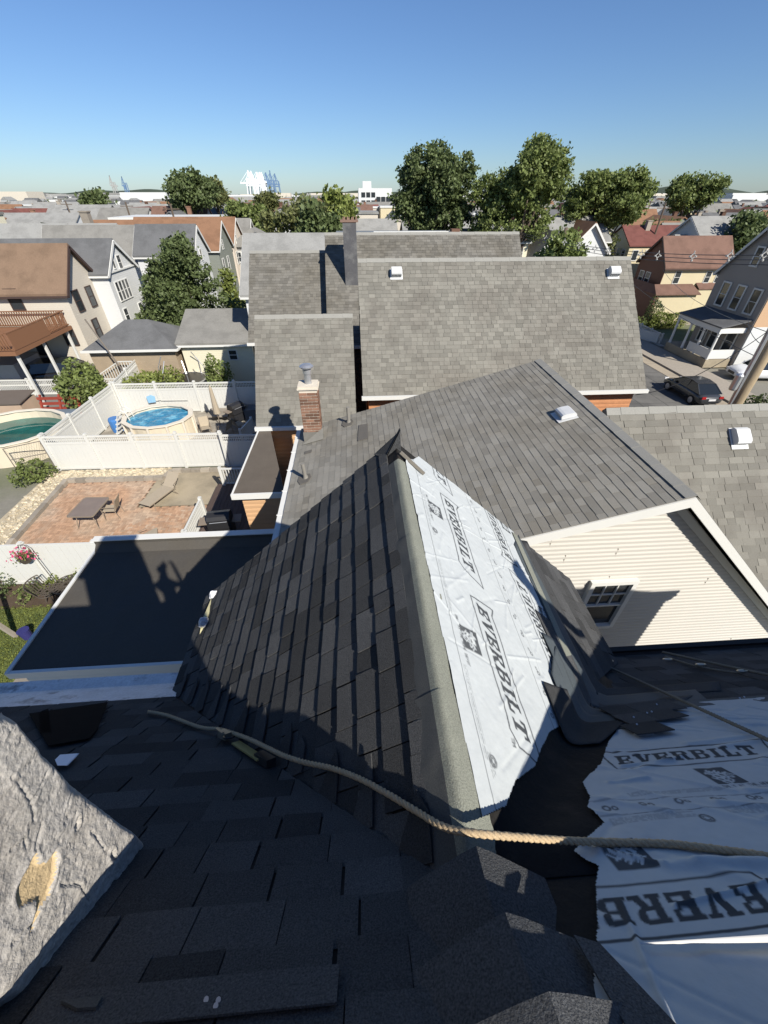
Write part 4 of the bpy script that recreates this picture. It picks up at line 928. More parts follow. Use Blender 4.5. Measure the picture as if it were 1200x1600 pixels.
# ------------------------------------------------------------------ back yards on the left
m_pf = M('white vinyl fence', (.55,.55,.52), .45, .04, 1.5, .03, 20)
def vinyl_fence(name, label, p, q, h=1.83, n=None, lattice=False, boards=False, low=False, z=0.):
    p = Vector((p[0],p[1],z)); q = Vector((q[0],q[1],z)); L = (q-p).length; n = n or max(1,round(L/2.4)); d = (q-p)/n; u = d.normalized()
    t = thing(name, label, 'fence', (p+q)/2); nn = Vector((-u.y,u.x,0))
    for i in range(n+1):
        c = p+d*i; mb = MB(); mb.obox(c-u*.065-nn*.065, u*.13, nn*.13, Vector((0,0,h+.06))); mb.obox(c-u*.08-nn*.08+Vector((0,0,h+.06)), u*.16, nn*.16, Vector((0,0,.03)))
        mb.prism([c+u*a+nn*b+Vector((0,0,h+.09)) for a,b in ((-.06,-.06),(.06,-.06),(.06,.06),(-.06,.06))], Vector((0,0,.05))); mb.build('post', m_pf, t)
    for i in range(n):
        a = p+d*i+u*.065; l = d.length-.13; mb = MB()
        
        for zz_,th_ in ((h-.06,.09),(.05,.12),(h-.4,.09))[:3 if (low or lattice) else 2]: mb = MB(); mb.obox(a-nn*.03+Vector((0,0,zz_)), u*l, nn*.06, Vector((0,0,th_))); mb.build('rail', m_pf, t)
        mb = MB()
        top = h-.06 if not (lattice or low) else h-.4
        if low:
            k = int(l/.11)
            for s in range(k): mb.obox(a-nn*.012+u*(l*(s+.5)/k-.022)+Vector((0,0,.12)), u*.045, nn*.024, Vector((0,0,h-.2)))
            mb.build('picket', m_pf, t, kind='stuff'); continue
        k = max(1,int(l/.2))
        for s in range(k): mb.obox(a-nn*(.016-.0015*(s%2))+u*(l*s/k+.003)+Vector((0,0,.1)), u*(l/k-.006), nn*(.032-.003*(s%2)), Vector((0,0,top-.1)))
        pn = mb.build('panel', m_pf, t)
        if lattice:
            mb = MB(); k = int(l/.09)
            for s in range(k):
                mb.obox(a-nn*.012+u*(l*(s+.5)/k-.014)+Vector((0,0,h-.32)), u*.028, nn*.024, Vector((0,0,.27)))
            mb.obox(a-nn*.01+Vector((0,0,h-.19)), u*l, nn*.02, Vector((0,0,.028))); mb.build('lattice', m_pf, t)
    return t
vinyl_fence('vinyl_fence', 'white vinyl fence with lattice top between the brick patio and the pool', (-14.95,17.66), (-6.7,17.5), n=4, lattice=True)
vinyl_fence('vinyl_fence', 'white vinyl fence section standing in the shade of the tan house', (-6.6,17.3), (-4.4,17.2), n=1, lattice=True)
vinyl_fence('vinyl_fence', 'white vinyl fence running away along the left of the round pool', (-14.95,17.8), (-14.75,24.15), n=3, lattice=True)
vinyl_fence('vinyl_fence', 'white vinyl fence behind the round pool', (-14.6,24.25), (-5.2,24.1), n=4, lattice=True)
vinyl_fence('vinyl_fence', 'white vinyl fence leading back from the pool corner to the shrub', (-14.8,24.4), (-15.5,31.5), n=3, lattice=True)
vinyl_fence('vinyl_fence', 'white vinyl fence beside the garden bed and flower basket', (-13.4,10.12), (-6.5,9.98), n=3)
vinyl_fence('picket_fence', 'low white picket fence in front of the driveway', (-24.2,27.6), (-15.4,27.4), h=1.05, n=4, low=True)
# patio
pav = sheet('patio', [(-13.9,10.3),(-6.3,10.3),(-6.3,14.3),(-9.85,14.3),(-9.85,16.45),(-13.9,16.45)], .012, m_sand); WL[pav] = Vector((0,0,0))
pc = {}; stuffp = MB(); plist = []
ss = .2
i = 0
for gx in np.arange(-14.4, -6., ss/2):
    for gy in np.arange(9.8, 16.8, ss/2):
        i0 = round((gx+14.4)/(ss/2)); j0 = round((gy-9.8)/(ss/2)); m = (i0-j0) % 4
        if m == 0: box = (gx, gy, gx+ss, gy+ss/2, 'h')
        elif m == 3: box = (gx, gy, gx+ss/2, gy+ss, 'v')
        else: continue
        cx, cy = (box[0]+box[2])/2, (box[1]+box[3])/2
        if -13.82 < cx < -6.4 and 10.4 < cy < 16.38 and not (cx > -9.9 and cy > 14.25): plist.append((box, (Vector((cx,cy,0))-CP).length, cx < -6.9 and cy > 12.0))
plist.sort(key=lambda q: (not q[2], q[1]))
for n_, (b, d_, vis_) in enumerate(plist):
    z = .03+random.uniform(-.004,.004)
    if n_ < 300:
        if b[4] not in pc:
            mb = MB(); w_, h_ = (ss,ss/2) if b[4] == 'h' else (ss/2,ss); mb.box(.005,.005,-.02,w_-.005,h_-.005,0)
            me = bpy.data.meshes.new('paver'); me.from_pydata(mb.v, [], mb.f); me.materials.append(m_paver); pc[b[4]] = me
        o = bpy.data.objects.new('paver', pc[b[4]]); COL.objects.link(o); o.parent = pav; o.location = (b[0],b[1],z)
    else: stuffp.box(b[0]+.005,b[1]+.005,z-.02,b[2]-.005,b[3]-.005,z)
stuffp.build('paver_field', m_paver, pav, kind='stuff')
sheet('patio_slab', [(-9.8,14.32),(-4.2,14.32),(-4.2,17.4),(-9.8,17.4)], .03, m_conc)
sheet('garden_path', [(-10.0,2),(-6.4,2),(-6.4,9.9),(-10.0,9.9)], .03, m_stone)
sheet('garden_bed_soil', [(-13.4,9.0),(-10,9.0),(-10,10.1),(-13.4,10.1)], .02, M('dark soil', (.07,.05,.035), .95, .3, 6, .3, 40))
def edging(name, label, pts, h=.2, w=.22):
    t = thing(name, label, 'edging', (pts[0][0],pts[0][1],0))
    for (a,b) in zip(pts[:-1],pts[1:]):
        a, b = Vector((*a,0)), Vector((*b,0)); L = (b-a).length; n = int(L/.45); u = (b-a)/n
        for i in range(n):
            mb = MB(); mb.beam(a+u*(i+.02)+Vector((0,0,h/2-.02)), a+u*(i+.98)+Vector((0,0,h/2+random.uniform(-.02,.01))), w*random.uniform(.9,1.05), h); mb.build('stone', m_stone, t)
    return t
edging('stone_edging', 'low grey stone edging round the back and left of the brick patio', [(-13.7,11.0),(-14.0,16.55),(-9.5,16.5),(-9.3,17.1),(-5.2,17.0)])
# gravel bed
mb = MB(); rs = np.random.default_rng(5)
for q in range(1500):
    if q < 900: x, y = rs.uniform(-14.6,-9.6), rs.uniform(16.7,17.5)
    else: x, y = rs.uniform(-15.2,-14.1), rs.uniform(11,17.3)
    r_ = rs.uniform(.03,.075); a = rs.uniform(0,6.28); 
    mb.prism([(x+r_*math.cos(a+k*1.257),y+r_*math.sin(a+k*1.257)*.8,.0) for k in range(5)], (rs.uniform(-.02,.02),rs.uniform(-.02,.02),r_*.9))
mb.build('gravel', m_ochregravel, None, kind='stuff')
sheet('gravel_bed', [(-15.3,10.3),(-14.05,10.3),(-14.05,16.6),(-9.5,16.6),(-9.5,17.55),(-15.3,17.55)], .006, M('pale gravel ground', (.4,.34,.24), .95, .25, 8, .2, 40))
# patio furniture
m_taupe = M('taupe metal', (.22,.18,.14), .5, .1, 4); m_slingm = M('beige sling fabric', (.34,.29,.22), .8, .08, 8, .1, 80); m_tglass = M('brown glass table top', (.2,.16,.13), .25, .15, 3, spec=.5)
t = prefab('patio_table', 'brown glass patio table with thin splayed legs on the brick patio', 'table')
mb = MB(); rr = [(-.45,-.62),(.45,-.62),(.5,-.55),(.5,.55),(.45,.62),(-.45,.62),(-.5,.55),(-.5,-.55)]; mb.prism([(x,y,.70) for x,y in rr], (0,0,.02)); mb.build('table_top', m_tglass, t)
mb = MB(); 
for i in range(8):
    a, b = rr[i], rr[(i+1)%8]; mb.beam((a[0]*1.03,a[1]*1.03,.71),(b[0]*1.03,b[1]*1.03,.71),.04,.04)
mb.build('rim', m_taupe, t)
for sx in (-1,1):
    for sy in (-1,1): mb = MB(); mb.tube([(sx*.3,sy*.4,.7),(sx*.42,sy*.54,.02)], .017, 8); mb.build('leg', m_taupe, t)
place(t, (-11.2,13.5,.03), -.05)
def chair(label, group=None):
    t = prefab('patio_chair', label, 'chair', group)
    mb = MB(); mb.prism([(-.24,-.24,.42),(.24,-.24,.44),(.24,.24,.40),(-.24,.24,.38)], (0,0,.02)); mb.build('seat', m_slingm, t)
    mb = MB(); mb.prism([(-.24,.24,.42),(.24,.24,.42),(.24,.4,.92),(-.24,.4,.92)], (0,.02,.006)); mb.build('backrest', m_slingm, t)
    for sx in (-1,1):
        mb = MB(); mb.tube([(sx*.27,-.26,0),(sx*.27,-.24,.62),(sx*.27,-.1,.65),(sx*.27,.28,.62)], .016, 6); mb.build('armrest', m_taupe, t)
        mb = MB(); mb.tube([(sx*.26,.3,0),(sx*.26,.22,.4),(sx*.26,.41,.94)], .016, 6); mb.build('leg', m_taupe, t)
    return t
place(chair('beige sling chair pushed up to the patio table'), (-10.55,13.75,.03), -1.45)
def lounger(label, ang=.9):
    t = prefab('sun_lounger', label, 'lounger')
    mb = MB(); mb.prism([(-.3,-1.2,.33),(.3,-1.2,.33),(.3,.2,.35),(-.3,.2,.35)], (0,0,.025)); mb.build('seat', m_slingm, t)
    mb = MB(); mb.prism([(-.3,.21,.35),(.3,.21,.35),(.3,.21+.7*math.cos(ang),.35+.7*math.sin(ang)),(-.3,.21+.7*math.cos(ang),.35+.7*math.sin(ang))], (0,-.02,.02)); mb.build('backrest', m_slingm, t)
    mb = MB()
    for sx in (-1,1): mb.tube([(sx*.32,-1.22,.33),(sx*.32,.25,.34)], .017, 6)
    mb.build('frame', m_taupe, t)
    for sx in (-1,1):
        for y in (-.95,.1): mb = MB(); mb.tube([(sx*.3,y,.33),(sx*.36,y-.1 if y < 0 else y+.18,.0)], .015, 6); mb.build('leg', m_taupe, t)
        mb = MB(); mb.tube([(sx*.33,.3,.33),(sx*.36,.2,.55),(sx*.33,.5,.62)], .014, 6); mb.build('armrest', m_taupe, t)
    return t
place(lounger('beige sun lounger with raised back on the concrete slab', .7), (-8.85,15.1,.03), -.42)
place(lounger('beige sun lounger half hidden behind the near flat roof parapet', .3), (-8.75,11.6,.03), -1.2)
# deck with railings and barbecue
dk = thing('timber_deck', 'dark board deck with white railings beside the tan lean-to', 'deck', (-5,12.8,0))
for k in range(20):
    x = -6.5+k*.16; mb = MB(); mb.box(x,10.9,.46,x+.15,15.2,.5); mb.build('deck_board', m_deck, dk)
mb = MB(); mb.box(-6.55,10.85,0,-6.5,15.25,.46); mb.box(-6.55,15.2,0,-3.3,15.25,.46); mb.build('skirt', m_deck, dk)
def rail(p, q, z, h=.85, parent=None, mat=None, gap=.12):
    mat = mat or m_pf; p = Vector((*p,z)); q = Vector((*q,z)); L = (q-p).length; u = (q-p)/L; t = MB()
    t.beam(p+Vector((0,0,h)), q+Vector((0,0,h)), .08, .05); t.beam(p+Vector((0,0,.1)), q+Vector((0,0,.1)), .05, .05); r_ = t.build('railing', mat, parent)
    for e in (p,q): b = MB(); b.box(e.x-.06,e.y-.06,z,e.x+.06,e.y+.06,z+h+.1); b.build('railing_post', mat, parent)
    n = int(L/gap)
    b = MB()
    for i in range(1,n): c = p+u*(L*i/n); b.box(c.x-.02,c.y-.02,z+.1,c.x+.02,c.y+.02,z+h)
    b.build('baluster', mat, r_); return r_
rail((-6.4,10.95),(-6.4,12.9),.5,parent=dk); rail((-6.3,10.9),(-3.8,10.8),.5,parent=dk); rail((-6.2,15.1),(-5.0,15.05),.5,parent=dk)
def grill(label, loc, rz=0, sc=1):
    t = prefab('barbecue_grill', label, 'grill'); mb = MB()
    pr_ = [(-.28,.85),(-.28,1.0),(-.2,1.12),(0,1.18),(.2,1.12),(.28,1.0),(.28,.85)]; mb.prism([(-.4,y,z) for y,z in pr_], (.8,0,0)); mb.build('lid', m_dark, t)
    mb = MB(); mb.box(-.42,-.28,.6,.42,.28,.85); mb.build('firebox', m_dark, t)
    mb = MB(); mb.box(-.75,-.22,.82,-.44,.22,.85); mb.build('side_shelf', m_taupe, t); mb = MB(); mb.box(.44,-.22,.82,.75,.22,.85); mb.build('side_shelf', m_taupe, t)
    mb = MB(); mb.box(-.4,-.25,.1,.4,.25,.55); mb.build('cabinet', m_dark, t)
    mb = MB(); mb.tube([(-.3,-.32,.95),(.3,-.32,.95)], .015, 6); mb.build('handle', m_galv, t)
    for x in (-.35,.35): mb = MB(); mb.tube([(x-.03,.2,.08),(x+.03,.2,.08)], .08, 10); mb.build('wheel', m_dark, t)
    return place(t, loc, rz, sc)
grill('black barbecue grill on the dark deck', (-5.3,11.6,.5), .1)
grill('black domed barbecue grill inside the white pool fence', (-7.3,22.6,0), .9)
# round pool
m_poolw = M('cream pool wall', (.55,.49,.38), .6, .08, 3); m_rim = M('beige pool rim', (.62,.57,.48), .5, .06, 3)
m_water = M('pool water', (.03,.19,.33), .06, .35, 5, bump=.7, bscale=2.2, bdist=.12, spec=.5, col2=(.16,.42,.56), s2=2.2, lo=.5, hi=.66)
pl_ = thing('round_pool', 'round above-ground pool with cream wall and rippled blue water', 'pool', (-11.1,21.15,0))
def ring(c, r0, r1, z0, z1, n, mat, name, par, sx=1, sy=1):
    mb = MB(); a = [2*math.pi*i/n for i in range(n)]
    f = lambda r,an,z: (c[0]+r*sx*math.cos(an), c[1]+r*sy*math.sin(an), z)
    for i in range(n):
        b, e = a[i], a[(i+1)%n]; mb.add([f(r0,b,z0),f(r1,b,z0),f(r1,e,z0),f(r0,e,z0),f(r0,b,z1),f(r1,b,z1),f(r1,e,z1),f(r0,e,z1)], [(3,2,1,0),(4,5,6,7),(1,2,6,5),(3,0,4,7)])
    return mb.build(name, mat, par)
PCX, PCY = -11.1, 21.1
ring((PCX,PCY), 1.62, 1.66, 0, 1.15, 36, m_poolw, 'wall', pl_, 1.05, .88); ring((PCX,PCY), 1.55, 1.8, 1.15, 1.2, 12, m_rim, 'rim', pl_, 1.05, .88)
mb = MB(); mb.face([(PCX+1.63*1.05*math.cos(q*.1745),PCY+1.63*.88*math.sin(q*.1745),1.0) for q in range(36)]); mb.build('water', m_water, pl_)
for k in range(12):
    a = 2*math.pi*k/12; x, y = PCX+1.72*1.05*math.cos(a), PCY+1.72*.88*math.sin(a); mb = MB(); mb.obox((x-.05,y-.05,0),(.1,0,0),(0,.1,0),(0,0,1.15)); mb.build('upright', m_rim, pl_)
t = thing('pool_ladder', 'white A-frame ladder over the left rim of the round pool', 'ladder', (-13.2,21.3,0)); mb = MB()
for y in (21.0,21.5): mb = MB(); mb.tube([(-13.7,y,0),(-13.1,y,1.5),(-12.9,y,1.6),(-12.7,y,1.45),(-12.6,y,.9)], .03, 8); mb.build('rail', m_pf, t)
for k in range(4): mb = MB(); f = .2+.27*k; mb.box(-13.68+.1*k,21.0,f,-13.5+.1*k,21.5,f+.05); mb.build('step', m_pf, t)
mb = MB(); mb.lathe((-13.95,21.8,0), [(.3,0),(.32,.7),(.28,.8)], 12); o = mb.build('plastic_tub', M('blue plastic', (.05,.16,.4), .4, .1, 4)); tag(o, 'blue plastic tub standing left of the pool ladder', 'tub')
t = thing('skimmer_net', 'long pool skimmer net with blue hoop against the back fence', 'net', (-11.8,24.0,1.0)); mb = MB(); mb.tube([(-12.4,24.02,.9),(-10.5,24.02,.86)], .018, 6); mb.build('pole', m_pf, t)
mb = MB(); mb.prism([(-12.9,24.02,.7),(-12.45,24.02,.75),(-12.4,24.02,1.1),(-12.6,24.02,1.2),(-12.9,24.02,1.1)], (0,.03,0)); mb.build('net', M('light blue mesh', (.25,.45,.65), .6, .1, 5), t)
t = thing('closed_parasol', 'closed cream parasol standing right of the round pool', 'parasol', (-8.3,22.2,0)); mb = MB(); mb.tube([(-8.3,22.2,0),(-8.3,22.2,2.35)], .025, 8); mb.build('pole', m_taupe, t)
mb = MB(); mb.lathe((-8.3,22.2,0), [(.2,.75),(.17,1.1),(.09,2.2),(.02,2.4)], 10); mb.build('canopy', m_slingm, t)
for (x,y,rz,lb) in ((-8.7,21.0,.4,'beige sling chair nearest the round pool'),(-7.6,20.9,-1.9,'beige sling chair beside the closed parasol'),(-7.0,21.4,2.4,'beige sling chair in front of the domed grill')): place(chair(lb), (x,y,.01), rz)
mb = MB(); mb.box(-6.9,22.7,0,-5.7,23.4,.62); mb.box(-6.95,22.65,.62,-5.65,23.45,.7); o = mb.build('deck_box', M('grey resin', (.14,.145,.15), .6, .1, 3)); tag(o, 'grey resin deck box in the shaded pool yard corner', 'storage box')
t = thing('white_railing', 'short white sloping stair railing near the shaded pool corner', 'railing', (-6.2,20.5,0)); rail((-6.4,19.6),(-6.1,21.0),.05,parent=t)
t = thing('pool_platform', 'weathered timber platform behind the round pool', 'platform', (-8.6,23.4,0))
for k in range(5): mb = MB(); mb.box(-9.2,22.6+.25*k,.3,-7.9,22.82+.25*k,.36); mb.build('board', m_stone, t)
# dark pool at far left
p2 = thing('oval_pool', 'large above-ground pool with still dark green water at the left edge', 'pool', (-18.2,20.2,0))
ring((-18.3,20.2), 2.34, 2.4, 0, 1.15, 36, m_poolw, 'wall', p2, 1.05, .92); ring((-18.3,20.2), 2.28, 2.5, 1.15, 1.2, 16, m_rim, 'rim', p2, 1.05, .92)
mb = MB(); mb.face([(-18.3+2.35*1.05*math.cos(q*.1745),20.2+2.35*.92*math.sin(q*.1745),.72) for q in range(36)]); mb.build('water', M('dark pool water', (.012,.085,.075), .05, .25, 1, spec=.5, col2=(.02,.13,.115), s2=.7), p2)
# yard clutter beyond it
t = thing('garden_shed', 'small tan storage shed beside the dark pool', 'shed', (-20.6,23.8,0)); mb = MB(); mb.box(-21.6,23.2,0,-19.7,24.6,1.2); mb.build('wall', M('tan resin', (.4,.3,.22), .7, .1, 2), t); mb = MB(); mb.prism([(-21.7,23.1,1.2),(-19.6,23.1,1.2),(-19.6,24.7,1.4),(-21.7,24.7,1.4)],(0,0,.06)); mb.build('lid', M('brown resin lid', (.12,.1,.085), .7, .1, 2), t)
m_red = M('red painted wood', (.24,.045,.03), .7, .2, 4)
t = thing('red_play_frame', 'red wooden bench frame between the shed and the shrub', 'bench', (-18.4,24.4,0))
for k in range(3): mb = MB(); mb.box(-19.4,24.2,.35+.32*k,-17.2,24.28,.5+.32*k); mb.build('board', m_red, t)
for x in (-19.4,-18.3,-17.2): mb = MB(); mb.beam((x,24.0,0),(x+.15,24.4,1.25),.1,.1,(1,0,0)); mb.build('post', m_red, t)
mb = MB(); mb.prism([(-18.6,23.3,.3),(-17.0,23.3,.3),(-17.0,24,.42),(-18.6,24,.42)],(0,0,.05)); o = mb.build('blue_bench', M('faded blue bench top', (.11,.14,.18), .8, .2, 5)); tag(o, 'faded blue flat bench top in front of the red frame', 'bench')
# chain-link gate and post left of the patio
m_link = M('rusty pipe', (.16,.14,.12), .7, .2, 10)
t = thing('pipe_gate', 'leaning pipe-framed gate leaf left of the patio gravel', 'gate', (-16.2,16.5,0)); mb = MB()
mb.tube([(-16.9,17.6,.1),(-16.9,17.6,1.3),(-15.3,17.9,1.5),(-15.3,17.9,.2),(-16.9,17.6,.1)], .025, 6); mb.tube([(-16.9,17.6,.7),(-15.3,17.9,.85)], .02, 6); mb.build('frame', m_link, t)
mb = MB()
for k in range(16):
    f = k/15; mb.tube([(-16.9+1.6*f,17.6+.3*f,.1+.1*f),(-16.9+1.6*min(1,f+.3),17.6+.3*min(1,f+.3),1.3+.2*min(1,f+.3))], .004, 4, cap=False); mb.tube([(-16.9+1.6*f,17.6+.3*f,.1+.1*f),(-16.9+1.6*max(0,f-.3),17.6+.3*max(0,f-.3),1.3+.2*max(0,f-.3))], .004, 4, cap=False)
mb.build('mesh', m_link, t, kind='stuff')
for (x,y,lb) in ((-16.6,14.6,'thin grey pipe post left of the gravel bed'),(-15.7,13.6,'short leaning pipe post nearest the gravel bed')): mb = MB(); mb.tube([(x,y,0),(x-.25,y-.1,1.3)], .03, 8); o = mb.build('fence_post', m_galv); tag(o, lb, 'post')
# cast-iron set, flower basket, bucket in the lawn corner
m_iron = M('bronze cast iron', (.075,.062,.05), .6, .2, 10)
def iron_table(name, label, cat, x, y, z, r, h, n=18):
    t = thing(name, label, cat, (x,y,0)); mb = MB(); 
    for k in range(3): pass
    for k in range(n):
        a = 2*math.pi*k/n; mb.beam((x+.06*math.cos(a),y+.06*math.sin(a),h),(x+r*math.cos(a+.25),y+r*math.sin(a+.25),h),.035,.02)
    for rr_ in (.3,.62,1): mb.tube([(x+r*rr_*math.cos(q*.3491),y+r*rr_*math.sin(q*.3491),h) for q in range(19)], .016, 5, cap=False)
    mb.build('top', m_iron, t)
    for k in range(4): a = k*1.571+.6; mb = MB(); mb.tube([(x+.12*math.cos(a),y+.12*math.sin(a),h-.02),(x+.16*math.cos(a),y+.16*math.sin(a),h*.5),(x+r*.7*math.cos(a),y+r*.7*math.sin(a),.02)], .02, 6); mb.build('leg', m_iron, t)
    return t
iron_table('garden_table', 'round cast-iron openwork table beside the flat roof edge', 'table', -9.85, 9.35, 0, .42, .7)
t = iron_table('garden_chair', 'cast-iron openwork chair left of the round iron table', 'chair', -10.55, 9.3, 0, .3, .45, 12)
mb = MB()
for k in range(9): a = 2.2+k*.25; mb.beam((-10.55+.3*math.cos(a),9.3+.3*math.sin(a),.45),(-10.6+.4*math.cos(a),9.3+.4*math.sin(a),.9),.025,.02)
mb.tube([(-10.6+.4*math.cos(2.2+k*.25),9.3+.4*math.sin(2.2+k*.25),.9) for k in range(9)], .02, 6); mb.build('backrest', m_iron, t)
mb = MB(); mb.lathe((-10.5,7.85,.02), [(.13,0),(.155,.32),(.165,.33)], 16); o = mb.build('bucket', M('dark blue plastic', (.03,.03,.12), .45, .1, 5)); tag(o, 'dark blue bucket on the lawn', 'bucket')
fb = thing('flower_basket', 'hanging basket of pink flowers on a hooked rod before the white fence', 'planter', (-10.95,9.85,0)); mb = MB(); mb.tube([(-10.7,9.85,0),(-10.7,9.85,1.9),(-10.78,9.85,2.05),(-10.95,9.85,2.05),(-11.0,9.85,1.9)], .012, 6); mb.build('hook', m_iron, fb)
mb = MB(); mb.lathe((-11.0,9.8,1.35), [(.12,0),(.2,.2)], 12); mb.build('basket', m_iron, fb)
P = RNG.normal(size=(160,3))*np.array([.14,.14,.1])+np.array([-11.0,9.8,1.65]); leaves(P, .05, m_lf1, 'foliage', fb)
P = RNG.normal(size=(110,3))*np.array([.17,.17,.11])+np.array([-11.0,9.8,1.66]); leaves(P, .055, M('pink petals', (.55,.06,.16), .6, .2, 8, rnd=.4), 'flower', fb)
def bush(name, label, x, y, rw, h, n, mat, size=.06, z=0., rd=None, group=None, cat='shrub'):
    t = thing(name, label, cat, (x,y,z), group); d = RNG.normal(size=(n,3)); d /= np.linalg.norm(d,axis=1)[:,None]; rr_ = RNG.uniform(.55,1,(n,1))**.5
    lob = 1+.25*np.sin(d[:,0:1]*5+x)+.2*np.sin(d[:,1:2]*7+y*3)
    P = d*rr_*lob*np.array([rw, rd or rw, h*.5])+np.array([x,y,z+h*.5]); leaves(P, size, mat, 'foliage', t)
    mb = MB()
    for k in range(5): a = k*1.257; mb.tube([(x,y,z-.05),(x+.5*rw*math.cos(a),y+.5*(rd or rw)*math.sin(a),z+h*.6)], [.03+.01*h,.01], 5)
    mb.build('stem', m_bark, t); return t
bush('garden_shrub', 'low dark shrub at the left end of the garden bed', -12.6, 9.7, .6, .6, 700, m_lf2)
bush('garden_shrub', 'bright yellow-green shrub under the flower basket', -10.75, 9.75, .35, .5, 500, m_lf3, .05)
bush('garden_shrub', 'pale leafy shrub behind the round iron table', -9.75, 9.9, .5, .7, 600, m_lf3, .06)
bush('garden_shrub', 'small round shrub on the lawn edge left of the iron chair', -11.4, 9.5, .4, .5, 450, m_lf1, .05)
bush('garden_shrub', 'leafy green shrub beside the pipe gate', -15.6, 16.9, .75, .9, 1100, m_lf1, .09)
bush('garden_shrub', 'broad green shrub behind the corner of the white pool fence', -17.4, 25.6, 1.35, 2.5, 4200, m_lf1, .14)
bush('garden_shrub', 'leafy shrub behind the back pool fence below the yellow garage', -13.3, 26.5, 1.6, 1.7, 3000, m_lf3, .13)
bush('garden_shrub', 'small dark shrub at the right end of the back pool fence', -9.5, 27.3, .75, 2.3, 1800, m_lf1, .12)
n = 16000; P = np.stack([RNG.uniform(-13.4,-10.05,n),RNG.uniform(4.5,9.1,n),RNG.uniform(.01,.045,n)],1); leaves(P, .03, M('grass blades', (.13,.15,.035), .8, .3, 2, rnd=.4, trans=.2), 'grass', None, kind='stuff')
t = thing('timber_post', 'grey timber arbor beam at the left edge of the lawn', 'post', (-11,7.9,0)); mb = MB(); mb.beam((-10.9,7.9,0),(-11.3,7.75,2.4),.1,.1,(1,0,0)); mb.build('beam', m_stone, t)
# ------------------------------------------------------------------ houses left, right and further back
def shingle_mat(n, c): return M(n, c, .95, .1, 1.2, .25, 16, rnd=0, col2=tuple(x*.82 for x in c), s2=.8)
r_brown = shingle_mat('brown roof', (.185,.125,.085)); r_dgrey = shingle_mat('dark grey roof', (.12,.122,.125)); r_mgrey = shingle_mat('mid grey roof', (.2,.195,.18)); r_rust = shingle_mat('rust brown roof', (.215,.12,.072)); r_rbrown = shingle_mat('red brown roof', (.165,.098,.075)); r_lgrey = shingle_mat('light grey roof', (.25,.25,.24)); r_red = shingle_mat('dark red roof', (.15,.06,.05)); r_slate = shingle_mat('bluish grey roof', (.16,.18,.2))
def wm(n, c, w=.14, a=.5): return M(n, c, .6, .05, .8, .03, 10, wave=(2, w, a), bdist=.02)
w_cream = wm('cream clapboard', (.54,.495,.42)); w_white = wm('white clapboard', (.58,.59,.585)); w_yellow = wm('yellow clapboard', (.56,.49,.33)); w_green = wm('grey green clapboard', (.2,.215,.19)); w_gray = wm('grey clapboard', (.3,.3,.29)); w_pink = wm('pale cream clapboard', (.6,.53,.45)); w_grb = wm('grey brown wood shingle', (.3,.275,.25), .2); w_orange = wm('orange wood shingle', (.48,.32,.2), .2); w_lt = wm('pale lemon clapboard', (.64,.6,.46)); w_shade = wm('clapboard darkened for shade', (.12,.06,.045))
m_trimb = M('dark brown trim', (.06,.04,.035), .6, .1, 5)
def child(h, n):
    for c in h.children:
        if c.name.split('.')[0] == n: return c
# cream house with brown roof and deck
h1 = gable_house('clapboard_house', 'cream clapboard house with brown roof and raised timber deck', -29, -19.6, 31.5, 36, 5.62, 7.93, w_cream, r_brown, over=.3, trimm=m_trimb, yr=33.64)
wl = child(h1,'wall'); f = fr_y(0,31.5); g_ = fr_xp(-19.6,0)
for (u,v,w_,hh) in ((23,468,.75,1.2),(109,525,.75,1.2),(65,540,.75,1.2)): p = at_y(u,v,31.5); window(f, p.x, p.z, w_, hh, wl, m_trimb, proud=.05)
for (u,v) in ((122,470),(142,463),(152,513)): p = at_x(u,v,-19.6); window(g_, p.y, p.z, .7, 1.25, wl, m_trimb, proud=.05)
mb = MB(); mb.box(-27,36.0,0,-20.1,40,6.2); mb.build('rear_wall', w_cream, h1)
for (u,v) in ((174,484),(179,501)):
    p = at_x(u,v,-20.05); mb = MB(); mb.lathe((0,0,0), [(.05,0),(.25,.06),(.33,.12)], 14)
    mb.v = [(p.x+.3+q[2]*.9, p.y+q[0], p.z+q[1]) for q in mb.v]; mb.tube([(p.x,p.y,p.z-.3),(p.x+.3,p.y,p.z)], .025, 6); mb.build('satellite_dish', m_galv, h1)
# deck on posts
dk2 = thing('raised_deck', 'raised brown timber deck with slatted railing on white posts', 'deck', (-22,28.5,0)); z = 3.45
mb = MB(); mb.box(-28,25.4,z-.22,-20.08,25.5,z+.02); mb.box(-20.18,25.5,z-.22,-20.08,31.4,z+.02); mb.build('rim_joist', m_wood, dk2)
for k in range(38): mb = MB(); y = 25.5+k*.155; mb.box(-28,y,z-.03,-20.1,y+.145,z); mb.build('deck_board', m_wood, dk2)
for (p,q) in (((-28,25.45),(-20.13,25.45)),((-20.13,25.45),(-20.13,31.3)),((-28,31.2),(-20.2,31.2))):
    P_, Q_ = Vector((*p,z)), Vector((*q,z)); L = (Q_-P_).length; u = (Q_-P_)/L; mb = MB(); mb.beam(P_+Vector((0,0,1)),Q_+Vector((0,0,1)),.12,.05); mb.beam(P_+Vector((0,0,.12)),Q_+Vector((0,0,.12)),.05,.08); rl = mb.build('railing', m_wood, dk2)
    n = int(L/.16)
    for i in range(1,n): c = P_+u*(L*i/n); mb = MB(); mb.box(c.x-.025,c.y-.025,z+.1,c.x+.025,c.y+.025,z+.98); mb.build('baluster', m_wood, rl)
mb = MB(); mb.box(-20.11,25.5,z+.05,-20.075,29.0,z+.95); mb.build('privacy_panel', m_wood, dk2)
